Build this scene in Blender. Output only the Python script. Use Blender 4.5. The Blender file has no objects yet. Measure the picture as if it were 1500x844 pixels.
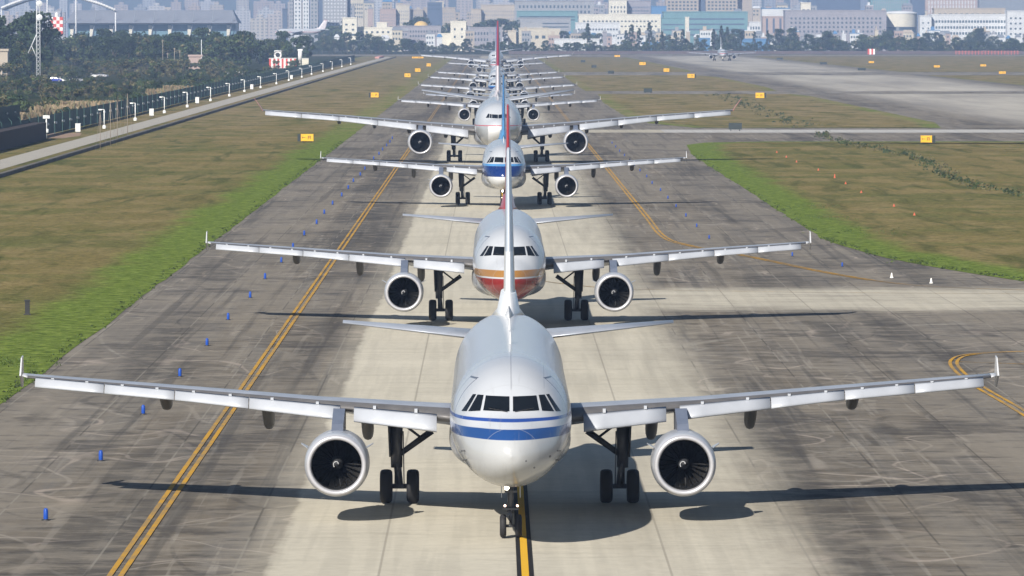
import bpy, math, random
from mathutils import Vector, Matrix, noise as mnoise

R = math.radians
SC = bpy.context.scene
COL = SC.collection

# ------------------------------------------------------------------ camera
cam_d = bpy.data.cameras.new("camera")
cam = bpy.data.objects.new("camera", cam_d)
COL.objects.link(cam)
cam.location = (0.0, 0.0, 16.4)
cam.rotation_euler = (R(90 - 2.768), 0, R(-0.2036))
cam_d.sensor_width = 36.0
cam_d.lens = 189.1
cam_d.clip_start = 1.0
cam_d.clip_end = 30000.0
SC.camera = cam

# ------------------------------------------------------------------ sky and sun
SUN_DIR = Vector((0.63, 1.33, -1.0)).normalized()       # the way the light travels
ELEV = math.asin(-SUN_DIR.z)
AZ = math.atan2(-SUN_DIR.x, -SUN_DIR.y)
world = bpy.data.worlds.new("World")
SC.world = world
world.use_nodes = True
wn = world.node_tree.nodes
wl = world.node_tree.links
bg = wn["Background"]
sky = wn.new("ShaderNodeTexSky")
sky.sky_type = 'NISHITA'
sky.sun_disc = False
sky.sun_elevation = ELEV
sky.sun_rotation = AZ
sky.air_density = 1.0
sky.dust_density = 0.4
wl.new(sky.outputs[0], bg.inputs[0])
bg.inputs[1].default_value = 0.05
sun_d = bpy.data.lights.new("sun", 'SUN')
sun_d.energy = 5.0
sun_d.angle = R(0.53)
sun_d.color = (1.0, 0.945, 0.86)
sun = bpy.data.objects.new("sun", sun_d)
COL.objects.link(sun)
sun.rotation_euler = SUN_DIR.to_track_quat('-Z', 'Y').to_euler()
sun.location = (-60, -40, 90)
vs = SC.view_settings
vs.view_transform = 'Standard'
vs.look = 'None'
vs.exposure = 0.60
vs.gamma = 1.0
SC.render.engine = 'CYCLES'
cy = SC.cycles
cy.use_denoising = True
cy.max_bounces = 6
cy.diffuse_bounces = 3
cy.glossy_bounces = 3
cy.transmission_bounces = 4
cy.volume_bounces = 0
cy.transparent_max_bounces = 8
HAZE_DENSITY = 0.000128

# ------------------------------------------------------------------ helpers
def link(o, parent=None):
    COL.objects.link(o)
    if parent is not None:
        o.parent = parent
    return o

def tag(o, label=None, cat=None, group=None, kind=None):
    if label: o["label"] = label
    if cat: o["category"] = cat
    if group: o["group"] = group
    if kind: o["kind"] = kind
    return o

def empty(name, loc=(0, 0, 0), rz=0.0):
    o = bpy.data.objects.new(name, None)
    o.location = loc
    o.rotation_euler = (0, 0, rz)
    o.empty_display_size = 0.5
    return link(o)

class MB:
    """collects faces, builds one mesh object"""
    def __init__(s):
        s.v = []; s.f = []; s.m = []; s.sm = []
    def add(s, vs, fs, mi=0, smooth=False):
        b = len(s.v)
        s.v += [tuple(v) for v in vs]
        for f in fs:
            s.f.append([b + i for i in f]); s.m.append(mi); s.sm.append(smooth)
    def box(s, x0, x1, y0, y1, z0, z1, mi=0):
        vs = [(x0,y0,z0),(x1,y0,z0),(x1,y1,z0),(x0,y1,z0),(x0,y0,z1),(x1,y0,z1),(x1,y1,z1),(x0,y1,z1)]
        s.add(vs, [(3,2,1,0),(4,5,6,7),(0,1,5,4),(1,2,6,5),(2,3,7,6),(3,0,4,7)], mi)
    def loft(s, rings, mi=0, cap=True, smooth=True, closed=True):
        n = len(rings[0]); vs = [p for r in rings for p in r]; fs = []
        for i in range(len(rings) - 1):
            for j in range(n if closed else n - 1):
                k = (j + 1) % n
                fs.append((i*n + j, i*n + k, (i+1)*n + k, (i+1)*n + j))
        s.add(vs, fs, mi, smooth)
        if cap:
            s.add(rings[0], [tuple(range(n))[::-1]], mi, False)
            s.add(rings[-1], [tuple(range(n))], mi, False)
    def tube(s, p0, p1, r0, r1=None, n=10, mi=0, cap=True):
        r1 = r0 if r1 is None else r1
        p0 = Vector(p0); p1 = Vector(p1); d = (p1 - p0).normalized()
        a = Vector((0, 0, 1)) if abs(d.z) < 0.9 else Vector((1, 0, 0))
        u = d.cross(a).normalized(); w = d.cross(u).normalized()
        rs = []
        for p, r in ((p0, r0), (p1, r1)):
            rs.append([p + (u*math.cos(2*math.pi*k/n) + w*math.sin(2*math.pi*k/n))*r for k in range(n)])
        s.loft(rs, mi, cap)
    def lathe(s, prof, c, axis='y', n=40, mi=0, ys=1.0):
        """prof: (along, radius) list around an axis through c"""
        rs = []
        for a, r in prof:
            ring = []
            for k in range(n):
                t = 2*math.pi*k/n
                if axis == 'y': ring.append((c[0] + r*math.cos(t), c[1] + a, c[2] + r*math.sin(t)*ys))
                elif axis == 'x': ring.append((c[0] + a, c[1] + r*math.cos(t), c[2] + r*math.sin(t)))
                else: ring.append((c[0] + r*math.cos(t), c[1] + r*math.sin(t), c[2] + a))
            rs.append(ring)
        s.loft(rs, mi, False)
    def build(s, name, mats, parent=None, recalc=True):
        me = bpy.data.meshes.new(name)
        me.from_pydata(s.v, [], s.f)
        for m in (mats if isinstance(mats, (list, tuple)) else [mats]):
            me.materials.append(m)
        me.polygons.foreach_set("material_index", s.m)
        me.polygons.foreach_set("use_smooth", s.sm)
        if recalc:
            import bmesh
            bm = bmesh.new(); bm.from_mesh(me)
            bmesh.ops.remove_doubles(bm, verts=bm.verts, dist=1e-5)
            bmesh.ops.recalc_face_normals(bm, faces=bm.faces)
            bm.to_mesh(me); bm.free()
        me.update()
        return link(bpy.data.objects.new(name, me), parent)

KIDS = {}
def copy_tree(o, parent=None, kids=None):
    if kids is None:
        kids = {}
        for q in list(COL.objects):
            if q.parent is not None: kids.setdefault(q.parent.name, []).append(q)
    c = o.copy(); COL.objects.link(c); c.parent = parent
    for ch in kids.get(o.name, []): copy_tree(ch, c, kids)
    return c

def shade(y, px):                                     # photo pixel column at a given distance -> X (metres)
    return (px - 722.0) * y / 7880.0
def height(y, py):
    return 16.4 - (py - 41.0) * y / 7880.0

# ------------------------------------------------------------------ materials
class NT:
    def __init__(s, name):
        s.mat = bpy.data.materials.new(name); s.mat.use_nodes = True
        s.t = s.mat.node_tree; s.b = s.t.nodes["Principled BSDF"]
    def n(s, ty, **kw):
        o = s.t.nodes.new(ty)
        for k, v in kw.items(): setattr(o, k, v)
        return o
    def put(s, sock, v):
        if v is None: return
        if hasattr(v, "is_linked"): s.t.links.new(v, sock)
        else:
            if isinstance(v, (tuple, list)) and len(v) == 3 and sock.type == 'RGBA': v = (*v, 1)
            sock.default_value = v
    def m(s, op, a, b=None, c=None, clamp=False):
        o = s.n("ShaderNodeMath", operation=op); o.use_clamp = clamp
        s.put(o.inputs[0], a); s.put(o.inputs[1], b); s.put(o.inputs[2], c)
        return o.outputs[0]
    def mix(s, f, a, b, blend='MIX'):
        o = s.n("ShaderNodeMix", data_type='RGBA', blend_type=blend)
        s.put(o.inputs[0], f); s.put(o.inputs[6], a); s.put(o.inputs[7], b)
        return o.outputs[2]
    def step(s, v, lo, hi):                            # smooth 0..1 ramp
        o = s.n("ShaderNodeMapRange", interpolation_type='SMOOTHSTEP')
        s.put(o.inputs[0], v); o.inputs[1].default_value = lo; o.inputs[2].default_value = hi
        return o.outputs[0]
    def lin(s, v, lo, hi, a=0.0, b=1.0):
        o = s.n("ShaderNodeMapRange"); s.put(o.inputs[0], v)
        for i, q in enumerate((lo, hi, a, b)): o.inputs[i+1].default_value = q
        return o.outputs[0]
    def noise(s, vec, scale, detail=4, rough=0.55, sc=(1, 1, 1), off=(0, 0, 0), dist=0.0):
        mp = s.n("ShaderNodeMapping"); s.put(mp.inputs[0], vec)
        mp.inputs[3].default_value = sc; mp.inputs[1].default_value = off
        o = s.n("ShaderNodeTexNoise"); s.put(o.inputs["Vector"], mp.outputs[0])
        o.inputs["Scale"].default_value = scale; o.inputs["Detail"].default_value = detail
        o.inputs["Roughness"].default_value = rough; o.inputs["Distortion"].default_value = dist
        return o.outputs[0]
    def pos(s):
        o = s.n("ShaderNodeNewGeometry"); return o.outputs["Position"]
    def obj(s):
        return s.n("ShaderNodeTexCoord").outputs["Object"]
    def xyz(s, v):
        o = s.n("ShaderNodeSeparateXYZ"); s.put(o.inputs[0], v); return o.outputs
    def comb(s, x, y, z):
        o = s.n("ShaderNodeCombineXYZ"); s.put(o.inputs[0], x); s.put(o.inputs[1], y); s.put(o.inputs[2], z); return o.outputs[0]
    def done(s, col, rough=0.6, metal=0.0, bump=None, bs=0.3, bd=0.02, spec=None, coat=None):
        s.put(s.b.inputs["Base Color"], col); s.put(s.b.inputs["Roughness"], rough); s.put(s.b.inputs["Metallic"], metal)
        if spec is not None: s.b.inputs["Specular IOR Level"].default_value = spec
        if coat is not None: s.b.inputs["Coat Weight"].default_value = coat; s.b.inputs["Coat Roughness"].default_value = 0.1
        if bump is not None:
            o = s.n("ShaderNodeBump"); s.put(o.inputs["Height"], bump)
            o.inputs["Strength"].default_value = bs; o.inputs["Distance"].default_value = bd
            s.t.links.new(o.outputs[0], s.b.inputs["Normal"])
        return s.mat

def plain(name, col, rough=0.5, metal=0.0, var=0.15, scale=2.0, coat=None, spec=None):
    t = NT(name); n = t.noise(t.obj(), scale, 5)
    k = t.lin(n, 0.3, 0.7, 1 - var, 1 + var)
    c = t.mix(1.0, (*col, 1), t.comb(k, k, k), 'MULTIPLY')
    return t.done(c, t.lin(n, 0.3, 0.7, max(rough - .06, .02), min(rough + .08, 1)), metal, coat=coat, spec=spec)

def livery(name, fn, dirt=0.10, lines=True):
    """airliner paint; fn(t, x, y, z, base) adds the bands"""
    t = NT(name); o = t.obj(); x, y, z = t.xyz(o)
    ax = t.m('ABSOLUTE', x)
    n = t.noise(o, 0.5, 3, 0.5, sc=(1, .12, 1)); k = t.lin(n, 0.3, 0.75, 1.0, 1 - dirt)
    c = fn(t, ax, y, z)
    c = t.mix(1.0, c, t.comb(k, k, k), 'MULTIPLY')
    # skin joints, door outlines, probes and a service hatch
    def ln(v, a, w=.012): return t.step(t.m('ABSOLUTE', t.m('SUBTRACT', v, a)), w*1.6, w*.5)
    if lines:
        top_ = t.step(z, 4.9, 5.0)
        g_ = None
        for q in (-12.4, -8.3, -5.2, -1.0, 3.4, 7.6, 11.9):
            l_ = ln(y, q, .02); g_ = l_ if g_ is None else t.m('MAXIMUM', g_, l_)
        g_ = t.m('MULTIPLY', g_, .45)
        g_ = t.m('MAXIMUM', g_, t.m('MULTIPLY', t.m('MULTIPLY', ln(x, .0, .012), top_), .5))
        for xx in (1.05, 1.62): g_ = t.m('MAXIMUM', g_, t.m('MULTIPLY', t.m('MULTIPLY', ln(x, xx, .010), top_), .30))
        dy = t.m('MULTIPLY', band(t, y, -13.95, -13.05, .004), band(t, z, 3.55, 5.25, .004)); di = t.m('MULTIPLY', band(t, y, -13.90, -13.10, .004), band(t, z, 3.60, 5.20, .004))
        g_ = t.m('MAXIMUM', g_, t.m('MULTIPLY', t.m('SUBTRACT', dy, di), .9))
        for (xx, zz, rr) in ((.72, 2.62, .035), (.46, 2.86, .03), (1.22, 2.92, .04), (1.30, 2.45, .035), (.9, 2.2, .03)):
            d = t.m('ADD', t.m('POWER', t.m('ABSOLUTE', t.m('SUBTRACT', x, xx)), 2), t.m('POWER', t.m('ABSOLUTE', t.m('SUBTRACT', z, zz)), 2))
            g_ = t.m('MAXIMUM', g_, t.m('MULTIPLY', t.m('MULTIPLY', t.step(d, rr*rr*1.3, rr*rr*.6), t.step(y, -14.0, -14.2)), .8))
        c = t.mix(g_, c, (.06, .065, .08, 1))
        # run-down streaks on the upper skin and below the windscreen
        sk = t.noise(o, 7.0, 4, .6, sc=(1, .04, .15)); c = t.mix(t.m('MULTIPLY', t.step(sk, .56, .72), .22), c, (.24, .24, .25, 1))
    # grime gathering on the belly
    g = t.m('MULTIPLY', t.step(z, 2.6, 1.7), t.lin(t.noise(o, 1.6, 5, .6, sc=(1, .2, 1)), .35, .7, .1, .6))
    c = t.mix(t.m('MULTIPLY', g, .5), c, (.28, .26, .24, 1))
    rough = .25
    return t.done(c, rough, 0.0, coat=0.4)

M = {}
M['tyre'] = plain('tyre_rubber', (.014, .014, .016), .75, var=.3, scale=8)
M['strut'] = plain('gear_metal', (.11, .115, .13), .38, .4, scale=5)
M['strut_dark'] = plain('gear_dark', (.045, .047, .052), .55, .3, scale=5)
M['chrome'] = plain('oleo_chrome', (.7, .7, .72), .15, .9)
M['hub'] = plain('wheel_hub', (.42, .43, .45), .4, .4)
M['lip'] = plain('polished_lip', (.50, .50, .53), .34, .35, var=.03)
M['inlet'] = plain('inlet_liner', (.010, .011, .012), .6, .0)
M['fan'] = plain('fan_blades', (.012, .0115, .011), .6, .1)
M['exhaust'] = plain('exhaust_metal', (.22, .19, .16), .4, .8)
M['fairing'] = plain('track_fairing', (.13, .125, .115), .5, .0)
M['glass'] = plain('cockpit_glass', (.006, .008, .011), .06, .0, var=.1, spec=.35)
M['slat'] = plain('slat_metal', (.44, .46, .50), .40, .15, var=.05, scale=1.2)
M['wing'] = plain('wing_paint', (.31, .335, .385), .36, .15, var=.12, scale=.8)
M['le_dark'] = plain('fixed_leading_edge', (.13, .125, .125), .5, .2)
M['grey_white'] = plain('grey_white_paint', (.38, .40, .44), .32, .0, var=.06, scale=.8, coat=.3)
M['white'] = plain('white_paint', (.50, .51, .53), .3, .0, var=.05, scale=.8, coat=.3)
M['pylon_blue'] = plain('pylon_paint', (.13, .15, .20), .35, .0, var=.1)
M['yellow'] = plain('yellow_paint_panel', (.75, .42, .03), .5)
M['black'] = plain('black_panel', (.02, .02, .022), .5)
M['red'] = plain('red_paint', (.55, .03, .03), .35, coat=.3, var=.08)
M['pinkred'] = plain('winglet_red', (.40, .15, .12), .35, coat=.3, var=.08)
M['dark_red'] = plain('dark_red_paint', (.30, .018, .04), .35, coat=.3, var=.1)
M['blue'] = plain('blue_paint', (.05, .25, .62), .35, coat=.3, var=.08)
def lamp(name, col, e):
    t = NT(name); t.b.inputs["Base Color"].default_value = (*col, 1)
    t.b.inputs["Emission Color"].default_value = (*col, 1); t.b.inputs["Emission Strength"].default_value = e
    return t.mat
M['lamp'] = lamp('lit_lamp', (1, .86, .62), 9.0)
M['lamp_s'] = lamp('lit_taxi_lamp', (1, .70, .55), 3.0)

W = (.44, .46, .495, 1)
def band(t, z, a, b, e=.012):
    return t.m('MULTIPLY', t.step(z, a - e, a + e), t.step(z, b + e, b - e))
def cabin(t, c, x, y, z, z0, z1, y0, y1, pitch, col=(.03, .035, .045, 1)):
    fr = t.m('FRACT', t.m('DIVIDE', y, pitch))
    m = t.m('MULTIPLY', band(t, fr, .30, .70, .03), band(t, z, z0, z1, .02))
    m = t.m('MULTIPLY', m, band(t, y, y0, y1, .01))
    m = t.m('MULTIPLY', m, t.step(x, 1.2, 1.3))
    return t.mix(m, c, col)
def joints(t, c, y, ys):
    for q in ys:
        m = band(t, y, q - .012, q + .012, .008)
        c = t.mix(t.m('MULTIPLY', m, .45), c, (.35, .36, .38, 1))
    return c
def liv_a(t, x, y, z):     # white with blue stripes
    c = t.mix(t.step(z, 3.55, 3.45), W, (.41, .42, .43, 1))
    up = t.m('ADD', z, t.m('MULTIPLY', t.m('ADD', y, 17.7), 0.0))
    c = t.mix(band(t, up, 3.50, 3.81), c, (.016, .060, .205, 1))
    c = t.mix(band(t, up, 4.01, 4.11), c, (.02, .06, .26, 1))
    c = joints(t, c, y, (-17.0, -15.1, -10.5))
    return cabin(t, c, x, y, z, 4.42, 4.74, -11.5, 14, .533)
def liv_b(t, x, y, z):     # white, gold band, red chin
    c = t.mix(0, W, W)
    gold = band(t, z, 3.22, 3.58)
    gold = t.m('MULTIPLY', gold, t.step(y, -12.2, -12.6))
    c = t.mix(gold, c, (.30, .15, .04, 1))
    lim = t.m('ADD', t.m('MULTIPLY', t.m('SUBTRACT', x, .25), .80), 1.75)
    red = t.m('MULTIPLY', t.step(z, 3.16, 3.12), t.step(t.m('SUBTRACT', z, lim), -.02, .02))
    red = t.m('MULTIPLY', red, t.step(y, -11.0, -11.4))
    grey = t.m('MULTIPLY', t.step(z, 3.16, 3.12), t.m('SUBTRACT', 1, red))
    c = t.mix(grey, c, (.38, .39, .40, 1)); c = t.mix(red, c, (.21, .016, .016, 1))
    c = joints(t, c, y, (-17.0, -15.1, -10.5))
    return cabin(t, c, x, y, z, 4.42, 4.74, -11.5, 14, .533)
def liv_c(t, x, y, z):     # white over blue cheek band
    c = t.mix(t.step(z, 3.05, 3.0), W, (.66, .67, .68, 1))
    c = t.mix(band(t, z, 3.05, 3.98), c, (.006, .026, .14, 1))
    c = t.mix(band(t, z, 3.98, 4.17), c, (.07, .24, .52, 1))
    return cabin(t, c, x, y, z, 4.42, 4.74, -11.5, 14, .533, (.03, .035, .045, 1))
def liv_d(t, x, y, z):     # wide-body: white, thin red line, grey belly
    c = t.mix(t.step(z, 4.9, 4.85), W, (.36, .375, .39, 1))
    front = t.m('MULTIPLY', t.step(z, 5.0, 4.9), t.step(x, 1.25, 1.1))
    c = t.mix(t.m('MULTIPLY', front, .9), c, (.74, .75, .77, 1))
    c = t.mix(band(t, z, 4.90, 5.0), c, (.45, .06, .07, 1))
    return cabin(t, c, x, y, z, 5.45, 5.8, -20, 24, .533)
def liv_e(t, x, y, z):     # white over dark blue belly
    c = t.mix(t.step(z, 3.4, 3.34), W, (.02, .07, .25, 1))
    return cabin(t, c, x, y, z, 4.42, 4.74, -11.5, 14, .533)
def liv_f(t, x, y, z):     # plain white, red line
    c = t.mix(band(t, z, 3.5, 3.75), W, (.45, .03, .03, 1))
    return cabin(t, c, x, y, z, 4.42, 4.74, -11.5, 14, .533)
def liv_g(t, x, y, z):     # regional jet: pale grey
    c = t.mix(t.step(z, 2.9, 2.85), (.52, .53, .55, 1), (.24, .26, .30, 1))
    return cabin(t, c, x, y, z, 3.9, 4.2, -9, 12, .5)
for k, f in dict(a=liv_a, b=liv_b, c=liv_c, d=liv_d, e=liv_e, f=liv_f, g=liv_g).items():
    M['liv_' + k] = livery('livery_' + k, f, lines=k in 'abc')
def fin_mat(name, c1, c2, zsplit):
    t = NT(name); x, y, z = t.xyz(t.obj())
    c = t.mix(t.step(z, zsplit - .03, zsplit + .03), (*c1, 1), (*c2, 1))
    return t.done(c, .3, coat=.3)
M['fin_a'] = fin_mat('fin_paint_a', (.78, .79, .80), (.50, .54, .60), 8.1)
M['fin_b'] = fin_mat('fin_paint_b', (.34, .02, .02), (.36, .018, .018), 8.0)
M['fin_c'] = fin_mat('fin_paint_c', (.08, .24, .46), (.05, .17, .38), 7.6)
M['fin_d'] = fin_mat('fin_paint_d', (.60, .55, .57), (.30, .03, .06), 11.6)
M['fin_e'] = fin_mat('fin_paint_e', (.78, .78, .80), (.03, .08, .30), 7.0)

# ------------------------------------------------------------------ airliner
def cr(xs, ys, x):
    """monotone-ish cubic interpolation of a table"""
    if x <= xs[0]: return ys[0]
    if x >= xs[-1]: return ys[-1]
    i = 0
    while x > xs[i+1]: i += 1
    h = xs[i+1] - xs[i]; t = (x - xs[i]) / h
    d = (ys[i+1] - ys[i]) / h
    dm = (ys[i] - ys[i-1]) / (xs[i] - xs[i-1]) if i > 0 else d
    dp = (ys[i+2] - ys[i+1]) / (xs[i+2] - xs[i+1]) if i + 2 < len(xs) else d
    m0 = 0 if dm * d <= 0 else 2*dm*d/(dm + d)
    m1 = 0 if dp * d <= 0 else 2*dp*d/(dp + d)
    if i == 0: m0 = d
    t2, t3 = t*t, t*t*t
    return (2*t3-3*t2+1)*ys[i] + (t3-2*t2+t)*h*m0 + (-2*t3+3*t2)*ys[i+1] + (t3-t2)*h*m1

# station from nose : top, bottom, half width   (narrow body)
PROF = [(0, 3.02, 2.98, .02), (.06, 3.24, 2.76, .26), (.25, 3.50, 2.52, .53), (.6, 3.78, 2.28, .84), (1.0, 3.99, 2.10, 1.08), (1.55, 4.26, 1.96, 1.34),
        (2.05, 4.66, 1.89, 1.52), (2.6, 5.08, 1.84, 1.66), (3.3, 5.42, 1.80, 1.79), (4.3, 5.69, 1.76, 1.90), (5.5, 5.84, 1.74, 1.96),
        (7.0, 5.88, 1.74, 1.975), (24.0, 5.88, 1.74, 1.975), (26.5, 5.88, 1.92, 1.975), (28.5, 5.88, 2.40, 1.92), (30, 5.87, 2.85, 1.79), (31.7, 5.84, 3.36, 1.56),
        (34, 5.72, 4.05, 1.06), (36.3, 5.48, 4.72, .45), (37.57, 5.30, 4.95, .18)]
WIDE = [(0, 4.62, 4.55, .03), (.1, 4.95, 4.26, .40), (.4, 5.30, 3.86, .85), (.9, 5.58, 3.44, 1.25), (1.5, 5.80, 3.08, 1.58), (2.1, 6.06, 2.82, 1.86),
        (2.8, 6.52, 2.60, 2.10), (3.6, 7.0, 2.43, 2.33), (4.6, 7.38, 2.30, 2.54), (6.2, 7.66, 2.20, 2.74), (8, 7.78, 2.16, 2.81),
        (10, 7.8, 2.16, 2.82), (42, 7.8, 2.16, 2.82), (46, 7.8, 2.7, 2.72), (50, 7.75, 3.7, 2.38), (55, 7.65, 5.0, 1.7), (60, 7.4, 6.2, .85), (63.6, 7.1, 6.75, .3)]

NARROW_SPEC = dict(prof=PROF, main=17.71, nose=5.07, gear_x=3.795, wheel_r=.585, wheel_w=.43, wheel_dx=.46, bogie=0,
    nose_r=.38, nose_w=.21, nose_dx=.25,
    wing=[(1.7, 11.4, 6.6, 3.36, 4.0, .135), (2.4, 11.85, 6.2, 3.40, 4.0, .13), (6.4, 13.95, 3.95, 3.62, 2.6, .12), (11.5, 16.55, 2.7, 3.93, 1.2, .11), (16.75, 19.25, 1.55, 4.24, .2, .10)],
    slats=[(2.45, 5.25), (5.72, 8.85), (8.88, 11.45), (11.48, 13.95), (13.98, 16.45)], slat_c=(.80, .44), slat_drop=(.16, .06),
    eng_x=5.75, eng_z=1.93, eng_st=9.9, eng_r=1.0, eng_l=1.0, fairings=[(4.9, 17.2, 2.12, 3.4), (8.35, 18.0, 2.44, 3.2), (11.95, 19.0, 3.05, 2.8)],
    stab=[(.6, 30.7, 4.2, 4.88, .10), (6.22, 34.6, 1.35, 5.30, .09)], fin=[(5.75, 29.2, 6.1, .09), (6.4, 30.3, 5.1, .10), (11.76, 34.35, 2.2, .09)], dorsal=(26.6, 5.86),
    tipfence=True, seg=72)
WIDE_SPEC = dict(prof=WIDE, main=32.1, nose=6.67, gear_x=5.34, wheel_r=.69, wheel_w=.5, wheel_dx=.7, bogie=.99,
    nose_r=.52, nose_w=.3, nose_dx=.36,
    wing=[(2.4, 20.2, 11.5, 4.0, 4.0, .13), (3.4, 20.9, 10.8, 4.05, 4.0, .13), (9.4, 24.6, 6.9, 4.62, 2.6, .12), (19, 30.3, 4.7, 5.45, 1.2, .11), (29.0, 36.3, 2.5, 6.15, .2, .10)],
    slats=[(3.6, 8.7), (9.9, 14.6), (14.65, 19.4), (19.45, 24.1), (24.15, 28.7)], slat_c=(1.45, .75), slat_drop=(.2, .1),
    eng_x=9.37, eng_z=2.62, eng_st=19.3, eng_r=1.42, eng_l=1.45, fairings=[(6.4, 30.0, 2.9, 4.6), (10.9, 31.5, 3.4, 4.6), (15.2, 33.4, 4.0, 4.2), (19.6, 35.4, 4.5, 3.6)],
    stab=[(.9, 52.6, 7.2, 7.1, .10), (9.7, 58.4, 2.4, 8.4, .09)], fin=[(7.6, 49.6, 10.4, .09), (8.6, 51.2, 8.8, .10), (17.2, 58.4, 3.6, .09)], dorsal=(45.6, 7.8),
    tipfence=False, seg=64)

AF = [(1, .0), (.9, .022), (.75, .048), (.6, .075), (.45, .095), (.3, .10), (.2, .095), (.1, .073), (.05, .054), (.02, .034), (.005, .017), (0, .0)]
def airfoil(x, le, ch, z, inc, tc):
    """closed loop of points; le = y of the leading edge, inc = incidence in degrees"""
    k = tc / .2; i = R(inc); pts = []
    loop = [(a, b) for a, b in AF] + [(a, -b*.72) for a, b in AF[-2:0:-1]]
    for a, b in loop:
        dy = a*ch; dz = b*k*ch + (0.015*math.sin(math.pi*a)*ch)
        pts.append((x, le + dy*math.cos(i) + dz*math.sin(i), z + dz*math.cos(i) - dy*math.sin(i)))
    return pts

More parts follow.
